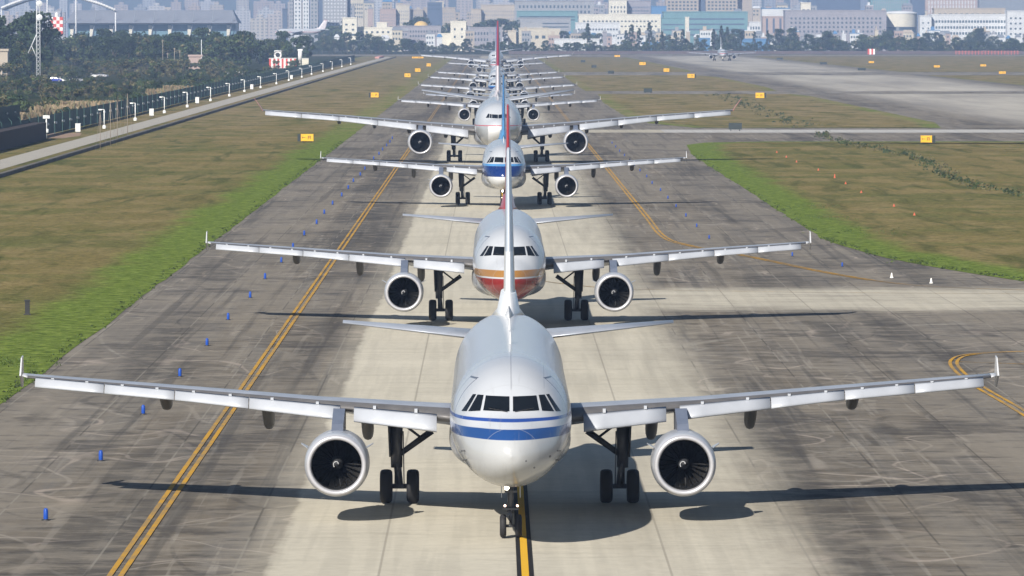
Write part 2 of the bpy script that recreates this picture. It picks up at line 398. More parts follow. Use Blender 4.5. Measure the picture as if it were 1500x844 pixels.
def build_airliner(spec, name, mats):
    S = spec; mn = S['main']; pr = S['prof']; xs = [p[0] for p in pr]
    Y = lambda st: st - mn
    top = lambda st: cr(xs, [p[1] for p in pr], st)
    bot = lambda st: cr(xs, [p[2] for p in pr], st)
    hw = lambda st: cr(xs, [p[3] for p in pr], st)
    root = empty(name)
    f = S['wheel_r'] / .585 if S['prof'] is WIDE else S.get('k', 1.0)
    # fuselage
    sts = []
    L = xs[-1]
    for i in range(46): sts.append((i/45.0)**1.9 * L*.22)
    for i in range(1, 20): sts.append(L*.22 + (L*.42)*i/20)
    for i in range(0, 26): sts.append(L*.64 + (L*.36)*i/25)
    rings = []
    for st in sts:
        t, b, h = top(st), bot(st), hw(st); zc = (t + b)/2; hh = (t - b)/2
        rings.append([(h*math.cos(a), Y(st), zc + hh*math.sin(a)) for a in [2*math.pi*k/S['seg'] for k in range(S['seg'])]])
    m = MB(); m.loft(rings)
    fus = m.build('fuselage', mats['fus'], root)
    # belly fairing
    k = hw(10*L/37.57) / 1.975; zb = bot(L*.45)
    rings = []
    for i in range(25):
        u = i/24; st = S['wing'][0][1] - 2.6*k + u*(S['wing'][0][2] + 4.6*k)
        g = max(math.sin(math.pi*u), 0)**.42
        w_ = 1.0*k + 1.06*k*g; zt = zb + .95*k + .80*k*g; z0 = zb + .25*k - .42*k*g
        rg = []
        for q in range(40):
            a = 2*math.pi*q/40; c_, s_ = math.cos(a), math.sin(a)
            rg.append((w_*math.copysign(abs(c_)**.62, c_), Y(st), (zt + z0)/2 + (zt - z0)/2*math.copysign(abs(s_)**(.62 if s_ > 0 else .95), s_)))
        rings.append(rg)
    m = MB(); m.loft(rings); m.build('belly_fairing', M['grey_white'], root)
    # cockpit windows laid on the skin
    def skin(x, z):
        lo, hi = 0.01, L*.2
        for _ in range(40):
            md = (lo + hi)/2; t, b, h = top(md), bot(md), hw(md)
            v = (x/h)**2 + ((z - (t + b)/2)/((t - b)/2))**2
            if v > 1: lo = md
            else: hi = md
        return hi
    for side in (-1, 1):
        for quad in S['panes']:
            m = MB(); N = 8; g = []
            (ax, az), (bx, bz), (cx, cz), (dx, dz) = quad       # top-inner, top-outer, bottom-outer, bottom-inner
            for i in range(N + 1):
                for j in range(N + 1):
                    u, v = i/N, j/N
                    x = (ax*(1-u) + bx*u)*(1-v) + (dx*(1-u) + cx*u)*v
                    z = (az*(1-u) + bz*u)*(1-v) + (dz*(1-u) + cz*u)*v
                    st = skin(x, z)
                    g.append((side*x, Y(st) - .016, z + .004))
            m.add(g, [(i*(N+1)+j, (i+1)*(N+1)+j, (i+1)*(N+1)+j+1, i*(N+1)+j+1) for i in range(N) for j in range(N)], 0, True)
            m.build('cockpit_window', M['glass'], fus)
    if S['prof'] is not WIDE:                          # wipers and probes
        for side in (-1, 1):
            kk = S.get('k', 1.0)
            m = MB()
            P_ = [(side*(.12 + .12*i)*kk, Y(skin((.12 + .12*i)*kk, (4.30 + .018*i)*kk)) - .03, (4.31 + .018*i)*kk) for i in range(6)]
            for i in range(5): m.tube(P_[i], P_[i+1], .014*kk, None, 5)
            m.build('wiper', M['black'], fus)
            for zz, xx in ((3.05, 1.45), (2.75, 1.40)):
                st = skin(xx*kk, zz*kk); m = MB(); p = Vector((side*xx*kk, Y(st), zz*kk))
                m.tube(p, p + Vector((side*.12*kk, 0, 0)), .018, None, 5); m.tube(p + Vector((side*.12*kk, 0, 0)), p + Vector((side*.12*kk, -.22*kk, 0)), .014, None, 5); m.build('probe', M['strut_dark'], fus)
    # antennas on the crown
    for st in (.30*L, .52*L):
        m = MB(); zt = top(st)
        m.loft([[(-.03, Y(st), zt-.05), (.03, Y(st), zt-.05), (.03, Y(st)+.45, zt-.05), (-.03, Y(st)+.45, zt-.05)],
                [(-.015, Y(st)+.2, zt+.38), (.015, Y(st)+.2, zt+.38), (.015, Y(st)+.45, zt+.38), (-.015, Y(st)+.45, zt+.38)]], smooth=False)
        m.build('antenna', M['white'], root)
    WS = S['wing']
    def wat(x):
        for i in range(len(WS) - 1):
            if x <= WS[i+1][0] or i == len(WS) - 2:
                a, b = WS[i], WS[i+1]; t = (x - a[0])/(b[0] - a[0])
                return [a[q] + (b[q] - a[q])*t for q in range(1, 6)]
    for side in (-1, 1):
        # wing
        m = MB(); rs = []
        xsn = sorted(set([w[0] for w in WS] + [WS[0][0] + (WS[-1][0] - WS[0][0])*i/14 for i in range(15)]))
        for x in xsn:
            le, ch, z, inc, tc = wat(x)
            rs.append(airfoil(side*x, Y(le), ch, z, inc, tc))
        m.loft(rs)
        nl = len(rs[0])
        for fi, fc in enumerate(m.f):
            js = sorted(set(v % nl for v in fc))
            if len(fc) == 4 and js[0] >= 7 and js[-1] <= 14: m.m[fi] = 1
        wing = m.build('wing', [M['wing'], M['le_dark']], root)
        # slats
        tipx = WS[-1][0]
        for (a, b) in S['slats']:
            m = MB(); rs = []
            for i in range(5):
                x = a + (b - a)*i/4; le, ch, z, inc, tc = wat(x); u = (x - WS[0][0])/(tipx - WS[0][0])
                c = S['slat_c'][0] + (S['slat_c'][1] - S['slat_c'][0])*min(u*1.6, 1)**.8
                dr = S['slat_drop'][0] + (S['slat_drop'][1] - S['slat_drop'][0])*u
                ya = Y(le) + c*.10; za = z + dr*.6         # trailing (upper) edge of the slat
                an = R(31)
                P = [(0, 0), (-.25, .015), (-.5, .0), (-.75, -.055), (-.92, -.13), (-1.0, -.22), (-.97, -.31), (-.88, -.33), (-.72, -.26), (-.5, -.15), (-.25, -.06)]
                ring = []
                for (py, pz) in P:
                    yy = py*c; zz = pz*c
                    ring.append((side*x, ya + yy*math.cos(an) - zz*math.sin(an)*.6, za + yy*math.sin(an) + zz*math.cos(an)))
                rs.append(ring)
            m.loft(rs)
            nt = max(2, int((b - a)/1.2))
            for q in range(nt):                        # slat track fingers and seal strips in the gap
                x = a + (b - a)*(q + .5)/nt; le, ch, z, inc, tc = wat(x)
                m.box(side*x - .05, side*x + .05, Y(le) - .02, Y(le) + ch*.05, z + ch*.012, z + ch*.034, 0)
            m.build('slat', [M['slat'], M['le_dark']], wing)
        # flaps, two pieces
        kink = WS[2][0] if len(WS) > 4 else 6.4
        for (a, b) in ((WS[1][0] + .2, kink - .08), (kink + .08, WS[0][0] + (tipx - WS[0][0])*.76)):
            m = MB(); rs = []
            for x in (a, b):
                le, ch, z, inc, tc = wat(x); i = R(inc + 12)
                y0 = Y(le) + ch*.90; z0 = z - math.sin(R(inc))*ch*.90 - .06; c = ch*.22
                rs.append([(side*x, y0 + p*c*math.cos(i) , z0 - p*c*math.sin(i) + q*c) for p, q in ((0, 0), (.1, .07), (.4, .09), (1, .01), (1, -.01), (.4, -.03), (.08, -.05))])
            m.loft(rs, smooth=False); m.build('flap', M['grey_white'], wing)
        # flap track fairings
        for (x, st, z, ln) in S['fairings']:
            m = MB(); rs = []; r = .205*(f if f > 1.05 else 1)
            le, ch, zw, inc, tc = wat(x); zt = zw - math.sin(R(inc))*(st - le) - .02
            for i in range(13):
                u = i/12; g = max(1 - abs(2*u - 1)**2.4, .0)**.6 + .04
                hgt = max((zt - z)*.62, .2); cz = zt + .08 - (zt + .08 - z - hgt*.5)*min(u*1.5, 1)
                rs.append([(side*x + r*g*math.copysign(abs(math.cos(t_))**.7, math.cos(t_)), Y(st) - ln*.3 + u*ln, cz + (hgt*.5)*g*math.sin(t_)) for t_ in [2*math.pi*q/16 for q in range(16)]])
            m.loft(rs); m.build('flap_fairing', M['fairing'], wing)
        # wing tip
        le, ch, z, inc, tc = wat(tipx)
        m = MB()
        if S['tipfence']:
            a = 17.05 * tipx/16.75
            m.loft([airfoil(side*tipx, Y(le), ch, z, inc, tc), airfoil(side*(tipx + (a-tipx)*.7), Y(le) + .35, ch*.8, z + .03, 0, .08)])
            q = side*a
            m.loft([[(q - .03, Y(le) + .6, z + .02), (q + .03, Y(le) + .6, z + .02), (q + .03, Y(le) + 1.75, z + .02), (q - .03, Y(le) + 1.75, z + .02)],
                    [(q - .02, Y(le) + 1.15, z + .62), (q + .02, Y(le) + 1.15, z + .62), (q + .02, Y(le) + 1.65, z + .66), (q - .02, Y(le) + 1.65, z + .66)]], smooth=False)
            m.loft([[(q - .03, Y(le) + .6, z + .02), (q + .03, Y(le) + .6, z + .02), (q + .03, Y(le) + 1.75, z + .02), (q - .03, Y(le) + 1.75, z + .02)],
                    [(q - .02, Y(le) + 1.25, z - .42), (q + .02, Y(le) + 1.25, z - .42), (q + .02, Y(le) + 1.7, z - .42), (q - .02, Y(le) + 1.7, z - .42)]], smooth=False)
            wt = m.build('wingtip_fence', M['white'], wing)
        else:
            rs = []
            for u in (0, .12, .25, 1):
                dx = 1.15*u; dz = 0.0 if u == 0 else (.02 + 1.5*u if u > .2 else .1)
                rs.append(airfoil(side*(tipx + dx), Y(le) + 1.6*u, ch*(1 - .6*u), z + dz, 0, .08))
            m.loft(rs); wt = m.build('winglet', mats['winglet'], wing)
        # landing light under the root
        # engine
        ex, ez, es, er, el = side*S['eng_x'], S['eng_z'], Y(S['eng_st']), S['eng_r'], S['eng_l']
        m = MB()
        outer = [(.10, 1.00), (.15, 1.024), (.22, 1.04), (.34, 1.055), (.5, 1.068), (.7, 1.075), (.9, 1.08), (1.4, 1.08), (2.0, 1.06), (2.6, 1.03), (3.1, .93), (3.12, .90), (2.9, .86)]
        m.lathe([(a*el, r_*er) for a, r_ in outer], (ex, es, ez), n=96)
        nac = m.build('engine_nacelle', mats['nac'], root)
        m = MB()
        lipp = [(.10, 1.0), (.055, .992), (.025, .975), (.008, .955), (.0, .93), (.0, .905), (.008, .885), (.022, .866), (.045, .852), (.08, .842), (.14, .834), (.22, .828)]
        m.lathe([(a*el, r_*er) for a, r_ in lipp], (ex, es, ez), n=96); m.build('intake_lip', M['lip'], nac)
        m = MB()
        inn = [(.22, .828), (.5, .835), (.9, .86), (1.0, .86)]
        m.lathe([(a*el, r_*er) for a, r_ in inn], (ex, es, ez), n=48)
        m.lathe([(1.5*el, .86*er), (1.5*el, .02)], (ex, es, ez), n=48)
        m.lathe([(1.0*el, .86*er), (1.5*el, .86*er)], (ex, es, ez), n=48)
        m.build('intake_liner', M['inlet'], nac)
        m = MB(); nb = 24
        for b in range(nb):
            rings = []
            for i in range(5):
                rr = (.20 + .645*i/4)*er; tw = R(68 - 50*(1 - i/4)); wd = (.15 + .05*i/4)*er
                a0 = 2*math.pi*b/nb
                pts = []
                for sgn in (-1, 1):
                    for th in (-.006, .006):
                        d = wd*.5*sgn
                        da = d*math.sin(tw)/rr; dy = d*math.cos(tw)*1.6
                        pts.append((ex + rr*math.cos(a0 + da), es + 1.25*el + dy + th, ez + rr*math.sin(a0 + da)))
                rings.append([pts[0], pts[1], pts[3], pts[2]])
            m.loft(rings, smooth=False)
        m.build('fan', M['fan'], nac)
        m = MB(); m.lathe([(.62*el, .005), (.66*el, .05*er), (.78*el, .13*er), (1.0*el, .205*er), (1.3*el, .22*er)], (ex, es, ez), n=28)
        # swirl mark
        sw = []
        for i in range(9):
            a = i*.5; rr = (.03 + .012*i)*er; sw.append((a, rr))
        for i in range(8):
            a, r0 = sw[i]; a2, r2 = sw[i+1]
            y0 = es + (.655 + .11*(i/8))*el - .03
            w2 = .022*er
            m.add([(ex + r0*math.cos(a), y0, ez + r0*math.sin(a)), (ex + r2*math.cos(a2), y0, ez + r2*math.sin(a2)),
                   (ex + (r2 + w2)*math.cos(a2), y0, ez + (r2 + w2)*math.sin(a2)), (ex + (r0 + w2)*math.cos(a), y0, ez + (r0 + w2)*math.sin(a))], [(0, 1, 2, 3)], 1)
        m.build('spinner', [M['strut_dark'], M['white']], nac)
        m = MB(); m.lathe([(2.9*el, .62*er), (3.6*el, .52*er), (4.0*el, .44*er), (3.95*el, .40*er)], (ex, es, ez), n=28)
        m.lathe([(3.6*el, .3*er), (4.1*el, .22*er), (4.6*el, .03*er)], (ex, es, ez), n=20); m.build('exhaust_cone', M['exhaust'], nac)
        # strakes and pylon
        m = MB()
        le, ch, z, inc, tc = wat(S['eng_x'])
        w0 = .20*er
        zt = ez + 1.10*er
        ylw = Y(le)
        m.loft([[(ex - w0, es + .9*el, zt - .12), (ex + w0, es + .9*el, zt - .12), (ex + w0, es + 4.4*el, zt - .5*er), (ex - w0, es + 4.4*el, zt - .5*er)],
                [(ex - w0*.95, es + 1.5*el, zt + .16*er), (ex + w0*.95, es + 1.5*el, zt + .16*er), (ex + w0*.95, es + 4.9*el, z - .12), (ex - w0*.95, es + 4.9*el, z - .12)],
                [(ex - w0*1.0, ylw - .25*el, z - .02*er), (ex + w0*1.0, ylw - .25*el, z - .02*er), (ex + w0, ylw + 1.4*el, z + .02), (ex - w0, ylw + 1.4*el, z + .02)]], smooth=False)
        m.build('pylon', M['pylon_blue'], nac)
        for s2 in (-1, 1):
            m = MB(); a = R(28) if s2 > 0 else R(152)
            c_, s_ = math.cos(a), math.sin(a)
            r0 = 1.10*er; r1 = 1.36*er
            m.loft([[(ex + r0*c_, es + .7*el, ez + r0*s_ - .01), (ex + r0*c_, es + 1.6*el, ez + r0*s_ - .01), (ex + r1*c_, es + 1.5*el, ez + r1*s_ - .01), (ex + r1*c_, es + 1.15*el, ez + r1*s_ - .01)],
                    [(ex + r0*c_, es + .7*el, ez + r0*s_ + .01), (ex + r0*c_, es + 1.6*el, ez + r0*s_ + .01), (ex + r1*c_, es + 1.5*el, ez + r1*s_ + .01), (ex + r1*c_, es + 1.15*el, ez + r1*s_ + .01)]], smooth=False)
            m.build('nacelle_strake', M['grey_white'], nac)
        # main gear
        gx = side*S['gear_x']; wr = S['wheel_r']; wz = z_ = 3.2*f if S['prof'] is WIDE else 3.0
        m = MB()
        m.tube((gx + side*.10, .0, wr + .65*f), (gx + side*.12, .0, wz), .20*f, .24*f, 14)
        m.tube((gx, .0, wr), (gx + side*.10, .0, wr + 1.0*f), .13*f, .13*f, 12)
        m.tube((gx - S['wheel_dx'], 0, wr), (gx + S['wheel_dx'], 0, wr), .09*f, .09*f, 10)
        m.tube((gx, -.18*f, wr + .1), (gx + side*.05, -.30*f, wr + .55*f), .04*f, None, 6)
        m.tube((gx + side*.05, -.30*f, wr + .55*f), (gx + side*.1, -.1*f, wr + .95*f), .04*f, None, 6)
        for q in (-1, 1):
            m.tube((gx + q*.16*f, -.16*f, wr - .05), (gx + q*.13*f, -.18*f, wz - .5), .022*f, None, 6)
        if S['bogie']:
            m.tube((gx, -S['bogie'], wr), (gx, S['bogie'], wr), .16, None, 10)
            for q in (-1, 1): m.tube((gx - S['wheel_dx'], q*S['bogie'], wr), (gx + S['wheel_dx'], q*S['bogie'], wr), .09*f, None, 10)
        gear = m.build('main_landing_gear', M['strut'], root)
        m = MB(); b0 = Vector((gx - side*.02, -.05, wr + 1.12*f)); b1 = Vector((gx - side*1.12*f, -.05, wz - .5*f))
        m.tube(b0, b1, .10*f, .12*f, 10); md = b0.lerp(b1, .68); m.tube(md, (gx - side*.1, 0, wz - .25*f), .045*f, None, 8)
        m.build('side_brace', M['strut_dark'], gear)
        m = MB(); dx = gx + side*.32*f
        m.loft([[(dx - .03, -.55*f, wr + 1.05*f), (dx + .03, -.55*f, wr + 1.05*f), (dx + .03, .5*f, wr + 1.05*f), (dx - .03, .5*f, wr + 1.05*f)],
                [(dx - .03 + side*.05, -.7*f, wz - .1), (dx + .03 + side*.05, -.7*f, wz - .1), (dx + .03 + side*.05, .7*f, wz - .1), (dx - .03 + side*.05, .7*f, wz - .1)]], smooth=False)
        m.build('gear_door', M['strut_dark'], gear)
        ws = [(q, 0) for q in (-1, 1)] if not S['bogie'] else [(q, w) for q in (-1, 1) for w in (-S['bogie'], S['bogie'])]
        for q, yy in ws:
            cx = gx + q*S['wheel_dx']; w2 = S['wheel_w']/2
            m = MB(); m.lathe([(-w2*.80, wr*.52), (-w2, wr*.72), (-w2*.96, wr*.86), (-w2*.72, wr*.965), (-w2*.3, wr), (w2*.3, wr), (w2*.72, wr*.965), (w2*.96, wr*.86), (w2, wr*.72), (w2*.80, wr*.52)], (cx, yy, wr), 'x', 36)
            m.lathe([(-w2*.80, wr*.52), (-w2*.55, wr*.40), (-w2*.6, .01)], (cx, yy, wr), 'x', 20, 1); m.lathe([(w2*.80, wr*.52), (w2*.55, wr*.40), (w2*.6, .01)], (cx, yy, wr), 'x', 20, 1)
            m.build('wheel', [M['tyre'], M['hub']], gear)
        # tailplane
        m = MB(); m.loft([airfoil(side*x, Y(st), c, z, 0, tc) for x, st, c, z, tc in S['stab']])
        m.build('tailplane', M['wing'], root)
    # fin
    m = MB(); rs = []
    FN = S['fin']
    for (z, st, c, tc) in FN:
        a = airfoil(0, Y(st), c, 0, 0, tc)
        rs.append([(p[2] - .015*math.sin(math.pi*min(max((p[1] - Y(st))/c, 0), 1))*c, p[1], z) for p in a])
    t_ = rs[-1]; cy_ = sum(p[1] for p in t_)/len(t_)
    rs.append([(p[0]*.5, cy_ + (p[1] - cy_)*.93 + .03, p[2] + .10) for p in t_])
    m.loft(rs)
    d0, dz = S['dorsal']; k2 = f if f > 1.05 else 1
    m.loft([[(-.03, Y(d0), dz - .1), (.03, Y(d0), dz - .1), (.0, Y(d0) + .1, dz + .02)],
            [(-.26*k2, Y(FN[0][1]) + .6, dz - .15), (.26*k2, Y(FN[0][1]) + .6, dz - .15), (.0, Y(FN[0][1]) + 1.0*k2, FN[1][0])]], smooth=True)
    # flared fillet between fin and fuselage
    m.loft([[(math.cos(a)*.62*k2, Y(FN[0][1]) + 2.6*k2 + math.sin(a)*3.1*k2, top(FN[0][1]) - .16) for a in [2*math.pi*q/24 for q in range(24)]],
            [(math.cos(a)*.42*k2, Y(FN[0][1]) + 2.6*k2 + math.sin(a)*2.8*k2, top(FN[0][1]) + .10) for a in [2*math.pi*q/24 for q in range(24)]],
            [(math.cos(a)*.28*k2, Y(FN[0][1]) + 2.8*k2 + math.sin(a)*2.4*k2, top(FN[0][1]) + .75) for a in [2*math.pi*q/24 for q in range(24)]]])
    m.build('tail_fin', mats['fin'], root)
    # nose gear
    ny = Y(S['nose']); nr = S['nose_r']; zb = bot(S['nose'])
    m = MB()
    m.tube((0, ny, nr + .42*f), (0, ny + .05, zb + .25), .085*f, .11*f, 12)
    m.tube((0, ny, nr), (0, ny, nr + .6*f), .055*f, None, 10)
    m.tube((-S['nose_dx'], ny, nr), (S['nose_dx'], ny, nr), .05*f, None, 8)
    m.tube((0, ny + .08, nr + .5*f), (0, ny + .9*f, zb + .2), .045*f, None, 8)
    m.tube((-.10*f, ny - .06, nr + .45*f), (-.08*f, ny - .05, zb + .1), .02*f, None, 6)
    m.tube((0, ny - .06, nr + .12), (-.12*f, ny - .22*f, nr + .32*f), .025*f, None, 6)
    m.tube((-.12*f, ny - .22*f, nr + .32*f), (0, ny - .06, nr + .55*f), .025*f, None, 6)
    m.box(-.2*f, .2*f, ny - .13, ny - .08, zb - .28*f, zb - .22*f)
    m.box(-.26*f, .26*f, ny - .12, ny - .06, zb - .84*f, zb - .78*f)
    ng = m.build('nose_landing_gear', M['strut'], root)
    for q in (-1, 1):
        w2 = S['nose_w']/2; cx = q*S['nose_dx']
        m = MB(); m.lathe([(-w2*.8, nr*.5), (-w2, nr*.75), (-w2*.7, nr*.96), (0, nr), (w2*.7, nr*.96), (w2, nr*.75), (w2*.8, nr*.5)], (cx, ny, nr), 'x', 28)
        m.lathe([(-w2*.8, nr*.5), (-w2*.5, .01)], (cx, ny, nr), 'x', 16, 1); m.lathe([(w2*.8, nr*.5), (w2*.5, .01)], (cx, ny, nr), 'x', 16, 1)
        m.build('wheel', [M['tyre'], M['hub']], ng)
        m = MB(); dx = q*.30*f
        m.box(dx - .015, dx + .015, ny - .35*f, ny + .55*f, zb - .42*f, zb + .06)
        m.build('gear_door', M['grey_white'], ng)
    for q, dz, r_, mt in ((-.13, -.12, .075, 'lamp'), (-.19, -.70*1.0, .04, 'lamp_s'), (.21, -.70, .04, 'lamp_s')):
        m = MB(); zz = zb + dz*f
        m.lathe([(0, .004), (.0, r_*f), ], (q*f, ny - .16*f, zz), n=16, mi=0)
        m.lathe([(.004, r_*f), (.0, r_*1.12*f), (.1, r_*.8*f), (.14, .004)], (q*f, ny - .16*f, zz), n=16, mi=1)
        m.build('landing_light', [M[mt], M['strut_dark']], ng)
    return root

NARROW_SPEC['panes'] = [
    [(.055, 4.75), (.80, 4.765), (.885, 4.325), (.055, 4.315)],
    [(.87, 4.775), (1.06, 4.775), (1.36, 4.265), (.975, 4.31)],
    [(1.105, 4.78), (1.21, 4.772), (1.58, 4.235), (1.41, 4.26)]]
WIDE_SPEC['panes'] = [
    [(.03, 6.22), (.72, 6.27), (.72, 5.83), (.03, 5.80)],
    [(.77, 6.28), (.95, 6.30), (1.0, 5.86), (.77, 5.83)],
    [(1.0, 6.31), (1.18, 6.34), (1.46, 5.84), (1.06, 5.86)]]
REG_SPEC = dict(NARROW_SPEC)
def scale_spec(S, k):
    S['k'] = k
    S['prof'] = [tuple(v*k for v in p) for p in S['prof']]
    for q in ('main', 'nose', 'gear_x', 'wheel_r', 'wheel_w', 'wheel_dx', 'nose_r', 'nose_w', 'nose_dx', 'eng_x', 'eng_z', 'eng_st', 'eng_r', 'eng_l'): S[q] = S[q]*k
    S['wing'] = [(a*k, b*k, c*k, d*k, e, g) for a, b, c, d, e, g in S['wing']]
    S['stab'] = [(a*k, b*k, c*k, d*k, e) for a, b, c, d, e in S['stab']]
    S['fin'] = [(a*k, b*k, c*k, d) for a, b, c, d in S['fin']]
    for q in ('slats', 'fairings', 'panes'): S[q] = [tuple(tuple(w*k for w in v) if isinstance(v, tuple) else v*k for v in p) for p in S[q]]
    for q in ('slat_c', 'slat_drop', 'dorsal'): S[q] = tuple(v*k for v in S[q])
    S['seg'] = 48
    return S
REG_SPEC = scale_spec(REG_SPEC, .86)

def set_mat(root, part, mat):
    for o in COL.objects:
        if o.parent is root and o.name.split('.')[0] == part:
            o.material_slots[0].link = 'OBJECT'; o.material_slots[0].material = mat
TX = 0.97                                             # taxiway centre line
p1 = build_airliner(NARROW_SPEC, 'airliner', dict(fus=M['liv_a'], nac=M['grey_white'], fin=M['fin_a'], winglet=M['white']))
p1.location = (.575, 185, .03)
tag(p1, 'nearest white airliner with a blue stripe round its nose, filling the foreground', 'airliner', 'airliners queued on the taxiway')
def clone(src, x, y, fus, fin, label, dz=.03):
    c = copy_tree(src); c.location = (x, y, dz); c.rotation_euler = (0, 0, R(((int(y)*37) % 11 - 5)*.09))
    set_mat(c, 'fuselage', M[fus]); set_mat(c, 'tail_fin', M[fin]); c['label'] = label
    return c
clone(p1, .88, 301, 'liv_b', 'fin_b', 'white airliner with a gold band and red chin, second in the queue')
clone(p1, 1.0, 499, 'liv_c', 'fin_c', 'white airliner with a dark blue nose band and blue fin, third in the queue')
clone(p1, 1.05, 905, 'liv_a', 'fin_a', 'white narrow airliner half hidden straight behind the big wide-body with red winglets')
clone(p1, 1.0, 1155, 'liv_c', 'fin_c', 'small white airliner just behind the grey winged regional jet')
clone(p1, .9, 1340, 'liv_e', 'fin_e', 'distant airliner third ahead of the far wide-body at the end of the queue')
clone(p1, 1.3, 1490, 'liv_b', 'fin_b', 'distant airliner second ahead of the far wide-body at the end of the queue')
clone(p1, 1.0, 1880, 'liv_f', 'fin_a', 'tiny distant airliner right in front of the far wide-body at the end of the queue')
far = clone(p1, 114.5, 2690, 'liv_f', 'fin_a', 'small white airliner rolling alone on the runway far off to the right')
far["group"] = 'airliners away from the queue'
w1 = build_airliner(WIDE_SPEC, 'wide_body_airliner', dict(fus=M['liv_d'], nac=M['grey_white'], fin=M['fin_d'], winglet=M['pinkred']))
w1.location = (.62, 660, .03)
tag(w1, 'large wide-body airliner with red slanted winglets and grey belly, fourth in the queue', 'airliner', 'airliners queued on the taxiway')
w2 = clone(w1, 1.2, 2057, 'liv_f', 'fin_e', 'far wide-body airliner last in the queue, its long wings above all the others')
for q in list(COL.objects):
    if q.parent is not None and q.name.startswith('winglet') and q.parent.parent is w2:
        q.material_slots[0].link = 'OBJECT'; q.material_slots[0].material = M['white']
r1 = build_airliner(REG_SPEC, 'regional_jet', dict(fus=M['liv_g'], nac=M['grey_white'], fin=M['fin_e'], winglet=M['white']))
r1.location = (1.2, 1040, .03)
tag(r1, 'smaller grey regional jet with duller wings in the queue behind the wide-body', 'airliner', 'airliners queued on the taxiway')
for q in list(COL.objects):
    if q.parent is not None and q.name.startswith('slat') and q.parent.parent in (r1, far):
        q.material_slots[0].link = 'OBJECT'; q.material_slots[0].material = M['wing']
pk = clone(p1, shade(3700, 440), 3700, 'liv_f', 'fin_d', 'white airliner parked side on before the pale tower blocks at the far left')
pk.rotation_euler = (0, 0, R(-90)); pk["group"] = 'airliners away from the queue'
pk.location.z = 10.0

# ------------------------------------------------------------------ ground
def sheet(name, pts, z, mat, kind='structure'):
    me = bpy.data.meshes.new(name); me.from_pydata([(x, y, z) for x, y in pts], [], [tuple(range(len(pts)))])
    me.materials.append(mat)
    o = link(bpy.data.objects.new(name, me)); tag(o, kind=kind)
    if me.polygons[0].normal.z < 0: me.flip_normals()
    return o

# scrub-land base sheet
t = NT('scrub_ground'); P = t.pos()
a = t.noise(P, .02, 6, .6); b = t.noise(P, .3, 4, .6)
c = t.mix(t.step(a, .38, .62), (.020, .030, .014, 1), (.050, .050, .026, 1))
c = t.mix(t.lin(b, .3, .7, 0, .5), c, (.03, .045, .018, 1))
M['scrub'] = t.done(c, .95, bump=b, bs=.6, bd=.5, spec=0.0)

def grass_mat(name):
    t = NT(name); P = t.pos()
    at = t.n("ShaderNodeAttribute", attribute_name="edge"); e = at.outputs["Fac"]
    big = t.noise(P, .022, 5, .6, off=(3, 9, 0)); mid = t.noise(P, .13, 5, .6, sc=(1, .55, 1)); fine = t.noise(P, 1.1, 5, .65)
    st = t.noise(P, .30, 3, .6, sc=(1, .10, 1), dist=.6)
    c = t.mix(t.step(big, .36, .64), (.178, .145, .058, 1), (.130, .124, .044, 1))
    c = t.mix(t.m('MULTIPLY', t.step(mid, .44, .62), .6), c, (.26, .20, .095, 1))
    c = t.mix(t.m('MULTIPLY', t.step(t.noise(P, .075, 5, .65, off=(7, 1, 0)), .50, .64), .55), c, (.115, .126, .040, 1))
    c = t.mix(t.step(st, .50, .68), c, t.mix(.6, c, (.045, .064, .018, 1)))
    g = t.m('ADD', e, t.m('MULTIPLY', t.m('SUBTRACT', mid, .5), 1.0)); g = t.m('ADD', g, t.m('MULTIPLY', t.m('SUBTRACT', fine, .5), .35))
    far = t.lin(t.xyz(P)[1], 700, 1500, 1, .55)
    c = t.mix(t.m('MULTIPLY', t.step(g, .18, .60), far), c, t.mix(t.step(fine, .35, .65), (.100, .148, .028, 1), (.150, .200, .042, 1)))
    c = t.mix(t.m('MULTIPLY', t.lin(t.xyz(P)[1], 750, 1050, 0, .75), t.step(mid, .40, .58)), c, (.26, .20, .115, 1))
    fin2 = t.noise(P, 3.2, 4, .7, sc=(1, .6, 1)); c = t.mix(t.m('MULTIPLY', t.step(fin2, .54, .70), .45), c, (.20, .165, .075, 1))
    k = t.lin(t.m('ADD', t.m('MULTIPLY', fine, .6), t.m('MULTIPLY', fin2, .4)), .36, .66, .52, 1.38)
    c = t.mix(1.0, c, t.comb(k, k, k), 'MULTIPLY')
    dk = t.noise(P, .45, 4, .6, off=(30, 4, 0)); c = t.mix(t.m('MULTIPLY', t.step(dk, .60, .72), .45), c, (.045, .062, .018, 1))
    return t.done(c, .95, bump=fine, bs=.8, bd=.25, spec=.0)
M['grass'] = grass_mat('airfield_grass')

